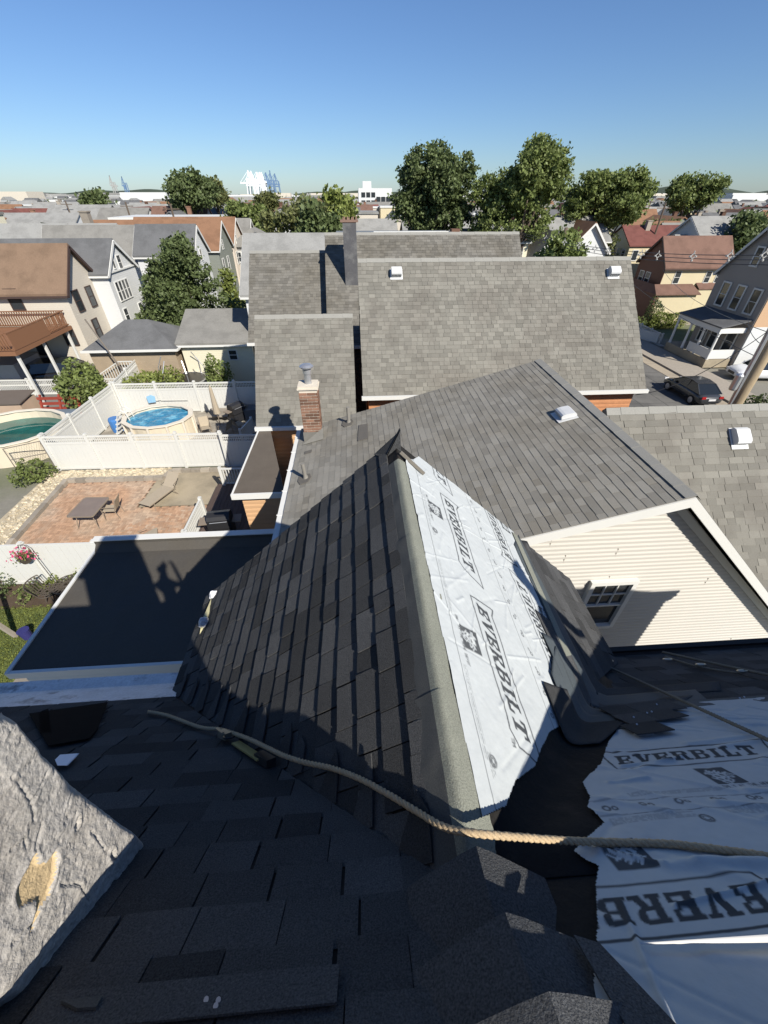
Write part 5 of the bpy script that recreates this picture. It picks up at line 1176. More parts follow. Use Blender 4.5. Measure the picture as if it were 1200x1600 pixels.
for (x,y) in ((-20.3,25.7),(-20.3,28.3),(-20.3,31.0),(-23.6,25.7),(-26,25.7)): mb = MB(); mb.box(x-.07,y-.07,0,x+.07,y+.07,z-.2); mb.build('post', m_pf, dk2)
# white house behind it
h2 = gable_house('clapboard_house', 'white house with dark grey roof, right of the cream house and behind it', -30, -18.4, 35.3, 40.2, 6.05, 7.92, w_white, r_dgrey, over=.2, yr=37.65); wl = child(h2,'wall'); g_ = fr_xp(-18.4,0)
for y in (36.2,36.75,37.3,37.85): window(g_, y, 4.75, .42, 1.25, wl, proud=.05)
for (y,z_,w_) in ((36.9,6.7,.35),(37.9,6.5,.55),(36.1,3.1,.6),(38.8,3.0,.6)): window(g_, y, z_, w_, .9, wl, proud=.05)
mb = MB(); mb.box(-18.42,35.2,6.02,-18.3,40.1,6.12); mb.build('belt_trim', m_white, wl)
# garages
g1 = thing('garage', 'small garage of tan block with a dark hipped roof beside the white stairs', 'garage', (-15.4,30.4,0)); mb = MB(); mb.box(-18.0,28.7,0,-12.4,33,2.55); mb.build('wall', M('tan block', (.3,.24,.17), .9, .15, 2, wave=(2,.25,.6)), g1)
mb = MB(); A = [(-18.3,28.4,2.55),(-12.1,28.4,2.55),(-12.1,33.3,2.55),(-18.3,33.3,2.55)]; T = [(-15.9,30.7,3.95),(-14.4,30.7,3.95)]; mb.add(A+T, [(3,2,1,0),(0,1,5,4),(1,2,5),(2,3,4,5),(3,0,4)]); r_ = mb.build('roof', r_dgrey, g1)
mb = MB(); mb.box(-18.33,28.34,2.45,-12.07,28.4,2.6); mb.box(-12.1,28.4,2.45,-12.04,33.3,2.6); mb.build('fascia', m_white, r_)
g2 = gable_house('garage', 'pale yellow garage with grey roof left of the broad grey roofs', -12.1, -7.3, 29.2, 36, 2.7, 4.0, w_lt, r_mgrey, over=.25, cat='garage', axis='x')
window(fr_y(0,29.2), -8.7, 1.9, .5, .6, child(g2,'wall'))
t = thing('white_stairs', 'white outdoor stair with railings beside the dark hipped garage', 'stairs', (-16.6,29.2,0))
for k in range(5): mb = MB(); mb.box(-17.6+.28*k,28.3,.18*k,-17.3+.28*k,29.3,.18*k+.18); mb.build('step', m_stone, t)
for y in (28.25,29.35):
    mb = MB(); mb.beam((-17.8,y,1.0),(-16.1,y,1.9),.07,.06); mb.beam((-16.1,y,1.9),(-15.2,y,1.9),.07,.06); rl = mb.build('railing', m_pf, t); mb = MB()
    for k in range(14): x = -17.75+.18*k; mb.box(x-.02,y-.02,.1+.1*k*.9,x+.02,y+.02,min(1.9,1.0+.095*k))
    mb.build('baluster', m_pf, rl)
mb = MB(); mb.tube([(-15.6,28.2,0),(-16.9,28.0,4.6)], .05, 8); o = mb.build('utility_pole', m_link); tag(o, 'thin leaning dark pole in front of the hipped garage', 'pole')
t = thing('trampoline', 'grey trampoline with curved net poles in front of the yellow garage', 'trampoline', (-11.9,28,0))
ring((-11.9,27.8),1.35,1.5,.75,.8,20,m_galv,'frame',t); mb = MB(); mb.face([(-11.9+1.36*math.cos(q*.314),27.8+1.36*math.sin(q*.314),.78) for q in range(20)]); mb.build('mat', m_dark, t)
for k in range(6): a = k*1.047; mb = MB(); mb.tube([(-11.9+1.45*math.cos(a),27.8+1.45*math.sin(a),0),(-11.9+1.5*math.cos(a),27.8+1.5*math.sin(a),1.6),(-11.9+1.1*math.cos(a),27.8+1.1*math.sin(a),2.3)], .03, 6); mb.build('pole', m_galv, t)
# receding terrace on the left: gable ends facing right
def terr(label, x1, ydepth, y0, ze, zr, wall, roof, wins, length=11, yr=None, chim=None, trimm=None, dx=0):
    h = gable_house('terrace_house', label, x1-length, x1, y0, y0+ydepth, ze, zr, wall, roof, over=.22, yr=yr, chim=chim, trimm=trimm); wl = child(h,'wall'); f = fr_xp(x1,0)
    for (a,z_,w_,hh) in wins: window(f, y0+a, z_, w_, hh, wl, proud=.05)
    return h
std = [(1.2,4.3,.7,1.3),(3.4,4.3,.7,1.3),(1.3,1.7,.7,1.3),(3.4,1.7,.7,1.3),(2.3,6.2,.5,.8)]
terr('yellow gabled house with long light grey roof and two chimneys', -23.2, 6., 46.5, 5.6, 8.3, w_yellow, r_lgrey, std, 16, chim=(-26,50.2,.7,1.0,m_stone))
terr('white gabled house with brown grey roof behind the big leafy tree', -17.4, 5.2, 46.2, 5.6, 8.2, w_white, r_mgrey, std, 12)
terr('tall narrow white house with a small front gable beside the big leafy tree', -14.5, 4.6, 43.5, 6.4, 8.4, w_white, r_dgrey, std, 5)
terr('grey green house with rust brown roof, left of the broad grey roofs', -14.9, 6.2, 53.2, 5.9, 8.3, w_green, r_rust, std, 14)
terr('cream house with a rust brown roof just beyond the grey green one', -14.9, 6.2, 60.2, 5.9, 8.3, w_pink, r_rust, std, 12)
terr('cream gabled house at the end of the left terrace', -14.4, 5.5, 67.3, 5.5, 7.9, w_cream, r_mgrey, std, 11)
t = thing('row_building', 'long white flat-topped row building behind the left terrace', 'building', (-30,84,0)); mb = MB(); mb.box(-37,78,-1,-17,88,7.6); mb.build('wall', w_white, t); mb = MB(); mb.box(-37.2,77.8,7.6,-16.8,88.2,7.9); mb.build('roof', m_white, t)
for k in range(9): window(fr_y(0,78), -36+2.2*k, 6.1, .9, 1.3, t, proud=.06)
hg = thing('hip_roof_house', 'grey two-storey house with hipped roof between the terrace and the trees', 'house', (-13,64,0)); mb = MB(); mb.box(-15.9,62,-1,-10.6,70,5.4); wl = mb.build('wall', w_gray, hg)
mb = MB(); A = [(-16.2,61.7,5.4),(-10.3,61.7,5.4),(-10.3,70.3,5.4),(-16.2,70.3,5.4)]; T = [(-13.3,64.3,7.2),(-13.3,67.6,7.2)]; mb.add(A+T,[(3,2,1,0),(0,1,4),(1,2,5,4),(2,3,5),(3,0,4,5)]); mb.build('roof', r_mgrey, hg)
for x in (-14.9,-11.5): window(fr_y(0,62), x, 4.3, .7, 1.0, wl, proud=.06, fw=.12)
gable_house('gable_roof_house', 'house with a plain light grey roof seen just over the far grey wing', -7.2, -1.0, 29.5, 38, 5.6, 8.45, w_white, r_lgrey, yr=33.5)
# dark flat roofs straight ahead
t = thing('flat_roof_building', 'dark grey flat-roofed building with a red chimney stack', 'building', (4,48,0)); mb = MB(); mb.box(-1.6,45,-1,10.2,54,7.2); mb.build('wall', w_gray, t)
mb = MB(); mb.prism([(-1.8,44.8,6.6),(10.4,44.8,6.6),(10.4,46,7.5),(-1.8,46,7.5)],(0,.05,-.3)); mb.box(-1.8,46,7.3,10.4,54.2,7.5); mb.build('roof', r_slate, t); mb = MB(); mb.box(9.4,45.6,6.8,10.2,46.4,8.1); mb.build('chimney', m_brick, t); mb = MB(); mb.box(2.0,46.3,7.5,10.4,46.6,7.9); mb.build('parapet', m_white, t)
gable_house('cream_flat_house', 'cream two-storey house with many small windows behind the middle tree', 12.6, 21, 56, 63, 6.2, 7.2, w_lt, r_lgrey, axis='x')
hc = [o for o in COL.objects if o.name == 'cream_flat_house'][0]
for k in range(6): window(fr_y(0,56), 13.4+1.35*k, 5.2, .55, 1.1, child(hc,'wall'), proud=.05); window(fr_y(0,56), 13.4+1.35*k, 2.8, .55, 1.1, child(hc,'wall'), proud=.05)
# right-hand side across the street (ground 1.5 m lower)
GZ = -1.5
def shift_new(n0, d):
    for o in list(COL.objects)[n0:]:
        if o.parent is None: o.location = Vector(o.location)+Vector(d)
def wins(fr, lst, parent, **k):
    for (a,z_,w_,h_) in lst: window(fr, a, z_, w_, h_, parent, **k)
OFFY = len(COL.objects)
hy = gable_house('clapboard_house', 'pale yellow house with red brown roof and gable front darkened for shade', 28.6, 36.3, 40.7, 46, 5.4, 7.9, w_yellow, r_rbrown, zb=GZ, over=.3, trimm=m_trimb, yr=42.9); wl = child(hy,'wall')
mb = MB(); mb.prism([(28.54,40.7,GZ),(28.54,46,GZ),(28.54,46,5.4),(28.54,42.9,7.8),(28.54,40.7,5.4)],(.05,0,0)); mb.build('front_gable', w_shade, wl)  # dark sheet over the gable; its shade is put into the colour
wins(fr_y(0,40.7), [(30.3,4.25,.65,1.2),(34.0,4.25,.6,1.1),(35.3,4.25,.6,1.1),(33.6,1.0,.7,1.3)], wl, proud=.05); wins(fr_xm(28.53,0), [(-43.4,3.8,.8,1.2),(-44.7,3.8,.8,1.2)], wl, proud=.05)
mb = MB(); mb.box(27.9,39.3,GZ,32.5,40.7,2.7); mb.build('porch_wall', w_yellow, hy); mb = MB(); mb.prism([(27.4,39.0,2.7),(32.8,39.0,2.7),(32.5,40.68,3.5),(27.9,40.68,3.5)],(0,0,.08)); mb.prism([(27.4,39.0,2.72),(27.9,40.7,3.5),(27.9,46,3.5),(27.4,46.2,2.72)],(0,0,.08)); mb.build('porch_roof', r_rbrown, hy)
mb = MB(); mb.box(27.5,39.2,GZ,27.9,46,2.7); mb.build('porch_front', w_shade, hy)  # porch front in the same painted shade colour
mb = MB(); mb.prism([(32.9,39.8,3.1),(35.6,39.8,3.1),(35.6,40.69,3.6),(32.9,40.69,3.6)],(0,0,.08)); mb.build('bay_roof', r_rbrown, hy); mb = MB(); mb.box(33.0,39.9,GZ,35.5,40.69,3.1); mb.build('bay', w_yellow, hy)
mb = MB(); mb.box(27.3,38.6,GZ,33,39.25,-.2); mb.build('porch_step', m_stone, hy)
shift_new(OFFY, (7.0,9.9,-1.1))
ho = gable_house('gable_roof_house', 'house with ochre and brown roof behind the yellow house', 27.0, 32.0, 58, 66, 5.2, 7.9, w_white, r_rust, zb=GZ, axis='y', over=.4)
gable_house('gable_roof_house', 'long grey roofed house with small cross gable behind the broadest grey roof', 22, 33, 60, 68, 6.0, 8.3, w_gray, r_lgrey, zb=GZ, over=.3)
gable_house('gable_roof_house', 'grey gabled cross wing in front of the long grey roof', 21, 25.5, 54, 60, 4.6, 7.2, w_gray, r_mgrey, zb=GZ, axis='y', over=.3)
gable_house('gable_roof_house', 'grey roofed house with paired dormers behind the red brown roof', 46, 56, 60, 68, 5.6, 8.2, w_white, r_lgrey, zb=GZ)
# grey wood-shingled house with white porch, right edge
OFFR = len(COL.objects)
hr = gable_house('shingled_gable_house', 'grey wood-shingled house with white columned porch at the right edge', 28.3, 38, 28.2, 34.2, 5.2, 8.6, w_grb, r_slate, zb=GZ, over=.3, yr=31.0); wl = child(hr,'wall')
mb = MB(); mb.prism([(28.36,28.14,1.9),(37.9,28.14,1.9),(37.9,28.14,5.15),(28.36,28.14,5.15)],(0,.05,0)); mb.build('upper_side', w_orange, wl); mb = MB(); mb.box(28.36,28.12,GZ,37.9,28.19,1.9); mb.build('lower_side', w_white, wl)
wins(fr_xm(28.27,0), [(-29.3,3.6,.75,1.7),(-31.0,3.6,.75,1.7),(-32.7,3.6,.75,1.7),(-31.0,6.6,.6,1.2)], wl, proud=.07, fw=.12)
po = MB(); po.prism([(25.9,28.4,1.75),(25.9,34.0,1.75),(28.28,34.0,2.3),(28.28,28.4,2.3)],(0,0,.1)); po.build('porch_roof', r_dgrey, hr); po = MB(); po.box(25.95,28.5,1.35,26.1,33.9,1.74); po.box(26.1,28.5,1.35,28.28,28.65,1.74); po.build('porch_beam', m_white, hr)
for y in (28.6,30.3,32.0,33.8): mb = MB(); mb.lathe((26.05,y,GZ+.7), [(.13,0),(.12,.1),(.1,1.0),(.1,2.0),(.15,2.15)], 10); mb.build('column', m_white, hr)
po = MB(); po.box(25.9,28.45,GZ,28.3,34,GZ+.7); po.build('porch_floor', m_conc, hr); mb = MB(); mb.box(25.97,28.5,GZ+.75,26.03,31.3,GZ+1.5); mb.box(26.0,28.5,GZ+.75,28.2,28.56,GZ+1.5); mb.build('porch_balustrade', m_white, hr)
wins(fr_xm(28.26,0), [(-29.6,.4,.9,1.7),(-31.4,.4,.9,2.0),(-32.9,.4,.8,1.6)], wl, proud=.06, fw=.12)
shift_new(OFFR, (4.7,5.3,.1))
# front garden across the street
vinyl_fence('picket_fence', 'low white fence along the far sidewalk before the hedges', (31.2,41), (31.4,47), h=1.0, n=3, low=True, z=GZ)
vinyl_fence('vinyl_fence', 'short solid white fence before the yellow house porch', (28.6,45.5), (31.0,41.3), h=1.0, n=2, z=GZ)
bush('hedge', 'clipped bright green hedge in front of the white porch', 35.6, 47.2, 2.0, 1.7, 3600, m_lf3, .12, z=GZ, rd=.8, cat='hedge')
bush('conifer_shrub', 'small pointed evergreen behind the clipped hedge', 34.2, 48.0, .9, 2.9, 1500, m_lf2, .11, z=GZ)
bush('hedge', 'low rounded shrub left of the clipped hedge', 32.2, 47.2, 1.1, 1.2, 900, m_lf1, .1, z=GZ, cat='hedge')
bush('hedge', 'dark shrub mass at the right edge behind the utility pole', 26.9, 23.2, 1.3, 1.7, 2600, m_lf2, .12, z=GZ, cat='hedge')
# cars
m_tyre = M('tyre rubber', (.02,.02,.02), .85, .1, 8); m_rimm = M('alloy rim', (.4,.4,.42), .3, .1, 8, metal=.6); m_cglass = M('car glass', (.015,.018,.02), .05, .1, 3, spec=.7); m_lampw = M('headlamp glass', (.6,.6,.6), .1, .1, 8, spec=.6); m_lampr = M('red lamp', (.3,.02,.02), .2, .1, 8, spec=.5)
def car(name, label, paint, L=4.6, Wd=1.82, Hh=1.45, suv=False):
    t = prefab(name, label, 'car'); hw = Wd/2
    st = [(-.5,.42,.62,.72),(-.485,.3,.82,.9),(-.40,.24,.92,.97),(-.25,.22,.96,1.0),(0,.22,.97,1.0),(.2,.22,.95,1.0),(.3,.22,.9,.99),(.42,.24,.8,.95),(.485,.3,.68,.86),(.5,.4,.58,.74)]
    if suv: st = [(x,b,tp+.1,w) for x,b,tp,w in st]
    k = 12; rows = []
    for x,b,tp,w in st:
        row = []
        for i in range(k):
            a = 2*math.pi*i/k+math.pi/k; ca, sa = math.cos(a), math.sin(a); ex = lambda c: math.copysign(abs(c)**.45, c)
            row.append((hw*w*ex(ca), x*L, (b+tp)/2+(tp-b)/2*ex(sa)))
        rows.append(row)
    mb = MB(); vs = [p for r_ in rows for p in r_]; n = len(rows); fs = [(i*k+j, i*k+(j+1)%k, (i+1)*k+(j+1)%k, (i+1)*k+j) for i in range(n-1) for j in range(k)]+[tuple(range(k))[::-1], tuple((n-1)*k+j for j in range(k))]
    mb.add(vs, fs); mb.build('body', paint, t, smooth=True)
    zb = .9 if not suv else 1.0
    if suv: pr_ = [(-.475,zb),(-.44,Hh-.05),(-.3,Hh),(.02,Hh-.02),(.1,Hh-.08),(.25,zb)]
    else: pr_ = [(-.42,zb),(-.25,Hh-.06),(-.1,Hh),(.05,Hh-.02),(.11,Hh-.07),(.28,zb)]
    mb = MB(); A = [Vector((-hw*(.93 if z < zb+.05 else .72), y*L, z)) for y,z in pr_]; B = [Vector((-p.x,p.y,p.z)) for p in A]; n = len(A)
    mb.add(A+B, [tuple(range(n)), tuple(range(2*n-1,n-1,-1))]+[(i,i+n,(i+1)%n+n,(i+1)%n) for i in range(n)]); mb.build('windows', m_cglass, t)
    mb = MB(); top = [(y,z) for y,z in pr_[1:-1]]
    mb.prism([Vector((-hw*.735,top[0][0]*L,top[0][1]+.01)),Vector((hw*.735,top[0][0]*L,top[0][1]+.01)),Vector((hw*.735,top[1][0]*L,top[1][1]+.015)),Vector((-hw*.735,top[1][0]*L,top[1][1]+.015))],(0,0,.02)); mb.prism([Vector((-hw*.735,top[1][0]*L,top[1][1]+.015)),Vector((hw*.735,top[1][0]*L,top[1][1]+.015)),Vector((hw*.735,top[-1][0]*L,top[-1][1]+.01)),Vector((-hw*.735,top[-1][0]*L,top[-1][1]+.01))],(0,0,.02))
    for s in (-1,1):
        for (y0_,z0_),(y1_,z1_) in ((pr_[0],pr_[1]),(pr_[-2],pr_[-1])):
            mb.beam((s*hw*(.93 if z0_ < zb+.05 else .73),y0_*L,z0_),(s*hw*(.93 if z1_ < zb+.05 else .73),y1_*L,z1_),.07,.05)
        mb.beam((s*hw*.9,-.08*L,zb),(s*hw*.735,-.08*L,Hh-.02),.06,.06,(0,1,0))
    mb.build('roof', paint, t)
    for s in (-1,1):
        for y in (-.3,.31):
            r_ = .33 if not suv else .36
            mb = MB(); mb.tube([(s*(hw-.2),y*L,r_),(s*(hw+.005),y*L,r_)], r_, 18); w_ = mb.build('wheel', m_tyre, t); mb = MB(); mb.tube([(s*(hw+.004),y*L,r_),(s*(hw+.014),y*L,r_)], r_*.66, 14); mb.build('rim', m_rimm, w_)
        mb = MB(); mb.box(s*hw*.5,.478*L,.6,s*hw*.86,.497*L,.74); mb.build('headlight', m_lampw, t); mb = MB(); mb.box(s*hw*.55,-.5*L,.68,s*hw*.88,-.482*L,.84); mb.build('tail_light', m_lampr, t)
        mb = MB(); mb.box(s*(hw+.0),.17*L,zb,s*(hw+.16),.2*L,zb+.13); mb.build('wing_mirror', paint, t)
    mb = MB(); mb.box(-hw*.42,.488*L,.42,hw*.42,.503*L,.62); mb.build('grille', m_dark, t)
    mb = MB(); mb.box(-.26,-.506*L,.55,.26,-.492*L,.68); mb.build('number_plate', m_lampw, t); return t
place(car('parked_car', 'dark grey hatchback parked in the sunlit lot', M('dark grey car paint', (.035,.037,.04), .25, .05, 2, spec=.5, coat=.6), 4.4), (25.3,27.9,-1.49), 0)
place(car('parked_car', 'white crossover in the shade before the white porch', M('white car paint', (.62,.63,.64), .25, .05, 2, coat=.5), 4.6, 1.85, 1.65, True), (33.6,31.2,-1.5), math.pi*.46)
place(car('parked_car', 'black car mostly hidden behind the thick wooden pole', M('black car paint', (.012,.012,.014), .2, .05, 2, coat=.6), 4.6), (26.4,21.6,-1.49), 0)
place(car('parked_car', 'black car under the raised deck in the left driveway', MATS['black car paint'], 4.7, 1.85, 1.6, True), (-20.9,30.0,.0), -1.35)
mb = MB(); mb.box(-25.2,28.0,0,-22.7,30.6,1.9); o = mb.build('van_box', M('pale grey panel', (.4,.4,.4), .6, .1, 2)); tag(o, 'pale grey boxy trailer under the raised deck', 'trailer')
# utility poles, spacer cable
def woodpole(label, x, y, r, h, zb, lean=(0,0)):
    t = thing('utility_pole', label, 'utility pole', (x,y,zb)); mb = MB(); mb.tube([(x,y,zb-.2),(x+lean[0]*.5,y+lean[1]*.5,zb+h/2),(x+lean[0],y+lean[1],zb+h)], [r,r*.92,r*.82], 14); mb.build('shaft', M('weathered pole wood', (.33,.26,.17), .9, .2, 3, .3, 20, stretch=(6,6,.5)), t, smooth=True); return t
w1 = woodpole('thick weathered wooden utility pole at the right edge', 13.3, 12.55, .2, 13, -.4, (.1,.05))
mb = MB(); mb.beam((12.6,12.3,9.7),(14.6,12.8,9.7),.12,.1); mb.build('crossarm', m_stone, w1)
t = thing('cable_riser', 'grey slanting service mast tied beside the thick wooden pole', 'mast', (12.6,12.6,0)); mb = MB(); mb.tube([at_y(1132,650,12.6)+Vector((0,0,-.6)), at_y(1183,553,12.6), at_y(1207,508,12.6)], .075, 8); mb.build('mast', m_galv, t)
mb = MB(); p = at_y(1150,598,12.5); mb.lathe((p.x,p.y,p.z-.25), [(.1,0),(.12,.05),(.12,.5),(.08,.55)], 10); mb.build('junction_box', m_galv, t)
def wire(name, label, pts, r=.012, sag=.25, n=14):
    P_ = []
    for a,b in zip(pts[:-1],pts[1:]):
        a, b = Vector(a), Vector(b); P_ += [a*(1-i/n)+b*i/n-Vector((0,0,sag*4*(i/n)*(1-i/n))) for i in range(n)]
    P_.append(Vector(pts[-1])); mb = MB(); mb.tube(P_, r, 5); o = mb.build(name, m_dark); tag(o, label, 'cable'); return o
zz = [(14.,8.,9.9),(14,15,8.95),(14.,26.7,8.14),(14.,42,8.1),(14,60,8.5)]
for k,dz in enumerate((.14,0,-.14)):
    wire('overhead_cable', ('top','middle','lowest')[k]+' strand of the spacer cable along the street', [(x+(.12 if k == 1 else 0),y,z_+dz) for x,y,z_ in zz], .014, .12)
ORD = ['first','second','third','fourth','fifth','sixth','seventh','eighth','ninth','tenth','eleventh','twelfth','thirteenth']
m_spc = M('pale grey spacer', (.33,.33,.32), .6, .1, 8)
for k,(u,v) in enumerate(((1195,398),(1141,399),(1083,400),(1028,399),(1002,397),(950,391),(930,388),(905,383),(882,378),(853,372),(803,362),(784,357),(770,354))):
    p = at_x(u,v,14.); t = thing('cable_spacer', ORD[k]+' pale cable spacer from the right along the street cable', 'cable spacer', p, 'spacers along the street cable'); mb = MB()
    for a,b in (((0,.17),(.17,0)),((.17,0),(0,-.17)),((0,-.17),(-.17,0)),((-.17,0),(0,.17)),((0,-.17),(.04,-.34)),((0,.17),(-.02,.3)),((-.17,0),(-.28,-.05)),((.17,0),(.28,-.04))): mb.beam(p+Vector((a[0],0,a[1]))*.6, p+Vector((b[0],0,b[1]))*.6, .03, .03, (0,1,0))
    for a in ((.2,-.03),(-.2,-.03),(.02,-.27)): mb.lathe((p.x+a[0]*.6,p.y,p.z+a[1]*.6-.03), [(.04,0),(.05,.03),(.04,.06)], 6)
    mb.build('frame', m_spc, t)
for k,(a,b,lb) in enumerate((((13.3,12.6,7.6),(9.5,12.6,5.3),'service wire dropping to the broad roofed house'),((13.3,12.6,6.8),(28.3,30,4.6),'service wire crossing to the white porch house'),((13.3,12.6,7.2),(28.6,41,5.2),'service wire crossing to the yellow house'),((13.4,12.5,6.4),(22,40,6.5),'slack telephone wire along the street'),((13.4,12.5,6.0),(27,25,4.5),'lower telephone wire over the parked cars'))): wire('service_wire', lb, [a,b], .012, .5)
# ------------------------------------------------------------------ trees and the town to the horizon
def tree_px(name, label, u, vt, vb, hw, Y, n, mat, size, seed, shape='round', lobes=10, shell=.55, crown_low=None, trunk=.03, group=None):
    p = at_y(u, vt, Y); zb = ground_z(p.x)
    dep = (p.x*math.sin(AL)+p.y*math.cos(AL))*math.cos(TH)-(p.z-ZC)*math.sin(TH)
    r = hw*dep/620.; zc = at_y(u, vb, Y).z; H = p.z-zb; c0 = max(.05, min(.7, (zc-zb)/H))
    return tree(name, label, p.x, Y, zb, H, r, n, mat, size, c0, lobes, 'tree', group, shape, seed, rd=r*.9, trunk=trunk, shell=shell)
tree_px('maple_tree', 'large leafy maple behind the dark hipped garage', 268, 372, 525, 108, 37.5, 46000, m_lf2, .17, 3, 'cone', 24, .45)
tree_px('arborvitae', 'narrow bright green evergreen left of the grey roofs', 352, 424, 482, 15, 41, 2600, m_lf3, .17, 4, 'cone', 7, .5)
tree_px('broadleaf_tree', 'tall dark round tree standing above the middle of the far roofs', 680, 236, 372, 74, 60, 42000, m_lf2, .24, 5, 'round', 22, .5)
tree_px('broadleaf_tree', 'tallest airy tree with visible limbs, right of the dark round tree', 836, 220, 385, 88, 56, 42000, m_lf1, .23, 6, 'loose', 26, .55)
tree_px('broadleaf_tree', 'broad green tree right of the tallest airy tree', 962, 266, 352, 68, 64, 32000, m_lf1, .25, 7, 'round', 20, .5)
tree_px('broadleaf_tree', 'rounded single tree on the right skyline', 1096, 276, 328, 46, 105, 11000, m_lf1, .4, 8, 'round', 16, .5)
tree_px('broadleaf_tree', 'dark spreading tree on the left skyline', 288, 272, 325, 40, 105, 11000, m_lf2, .4, 9, 'round', 16, .5)
tree_px('broadleaf_tree', 'smaller pale tree touching the dark skyline tree', 333, 285, 318, 17, 118, 2600, m_lf4, .5, 10, 'round', 6, .5)
tree_px('broadleaf_tree', 'small dark tree far left before the port', 142, 303, 324, 22, 120, 3500, m_lf2, .5, 11, 'round', 6, .5)
tree_px('broadleaf_tree', 'leafy tree beside the rust brown roofs', 386, 322, 362, 42, 78, 9000, m_lf1, .34, 12, 'round', 8, .5)
tree_px('broadleaf_tree', 'broad olive tree left of the tall parged chimney', 462, 318, 392, 48, 62, 13000, m_lf4, .3, 13, 'round', 14, .5)
tree_px('broadleaf_tree', 'dark tree between the olive tree and the tall parged chimney', 496, 326, 392, 30, 56, 6000, m_lf2, .36, 14, 'round', 8, .5)
tree_px('broadleaf_tree', 'bright tree crown behind the tall parged chimney', 525, 304, 370, 30, 80, 5200, m_lf3, .45, 15, 'round', 8, .5)
tree_px('broadleaf_tree', 'small olive crown below the port cranes', 412, 305, 330, 22, 120, 2600, m_lf4, .5, 16, 'round', 6, .5)
tree_px('broadleaf_tree', 'dark drooping evergreen at the right edge above the red brown roof', 1188, 338, 395, 40, 60, 5200, m_lf2, .35, 17, 'round', 9, .5)
tree_px('broadleaf_tree', 'low bright tree top just over the right end of the long grey roof', 880, 366, 402, 40, 33, 4500, m_lf1, .22, 18, 'round', 8, .5)
tree_px('broadleaf_tree', 'low green tree top between the tall trees and the long roof', 780, 340, 372, 32, 60, 3500, m_lf1, .35, 19, 'round', 7, .5)
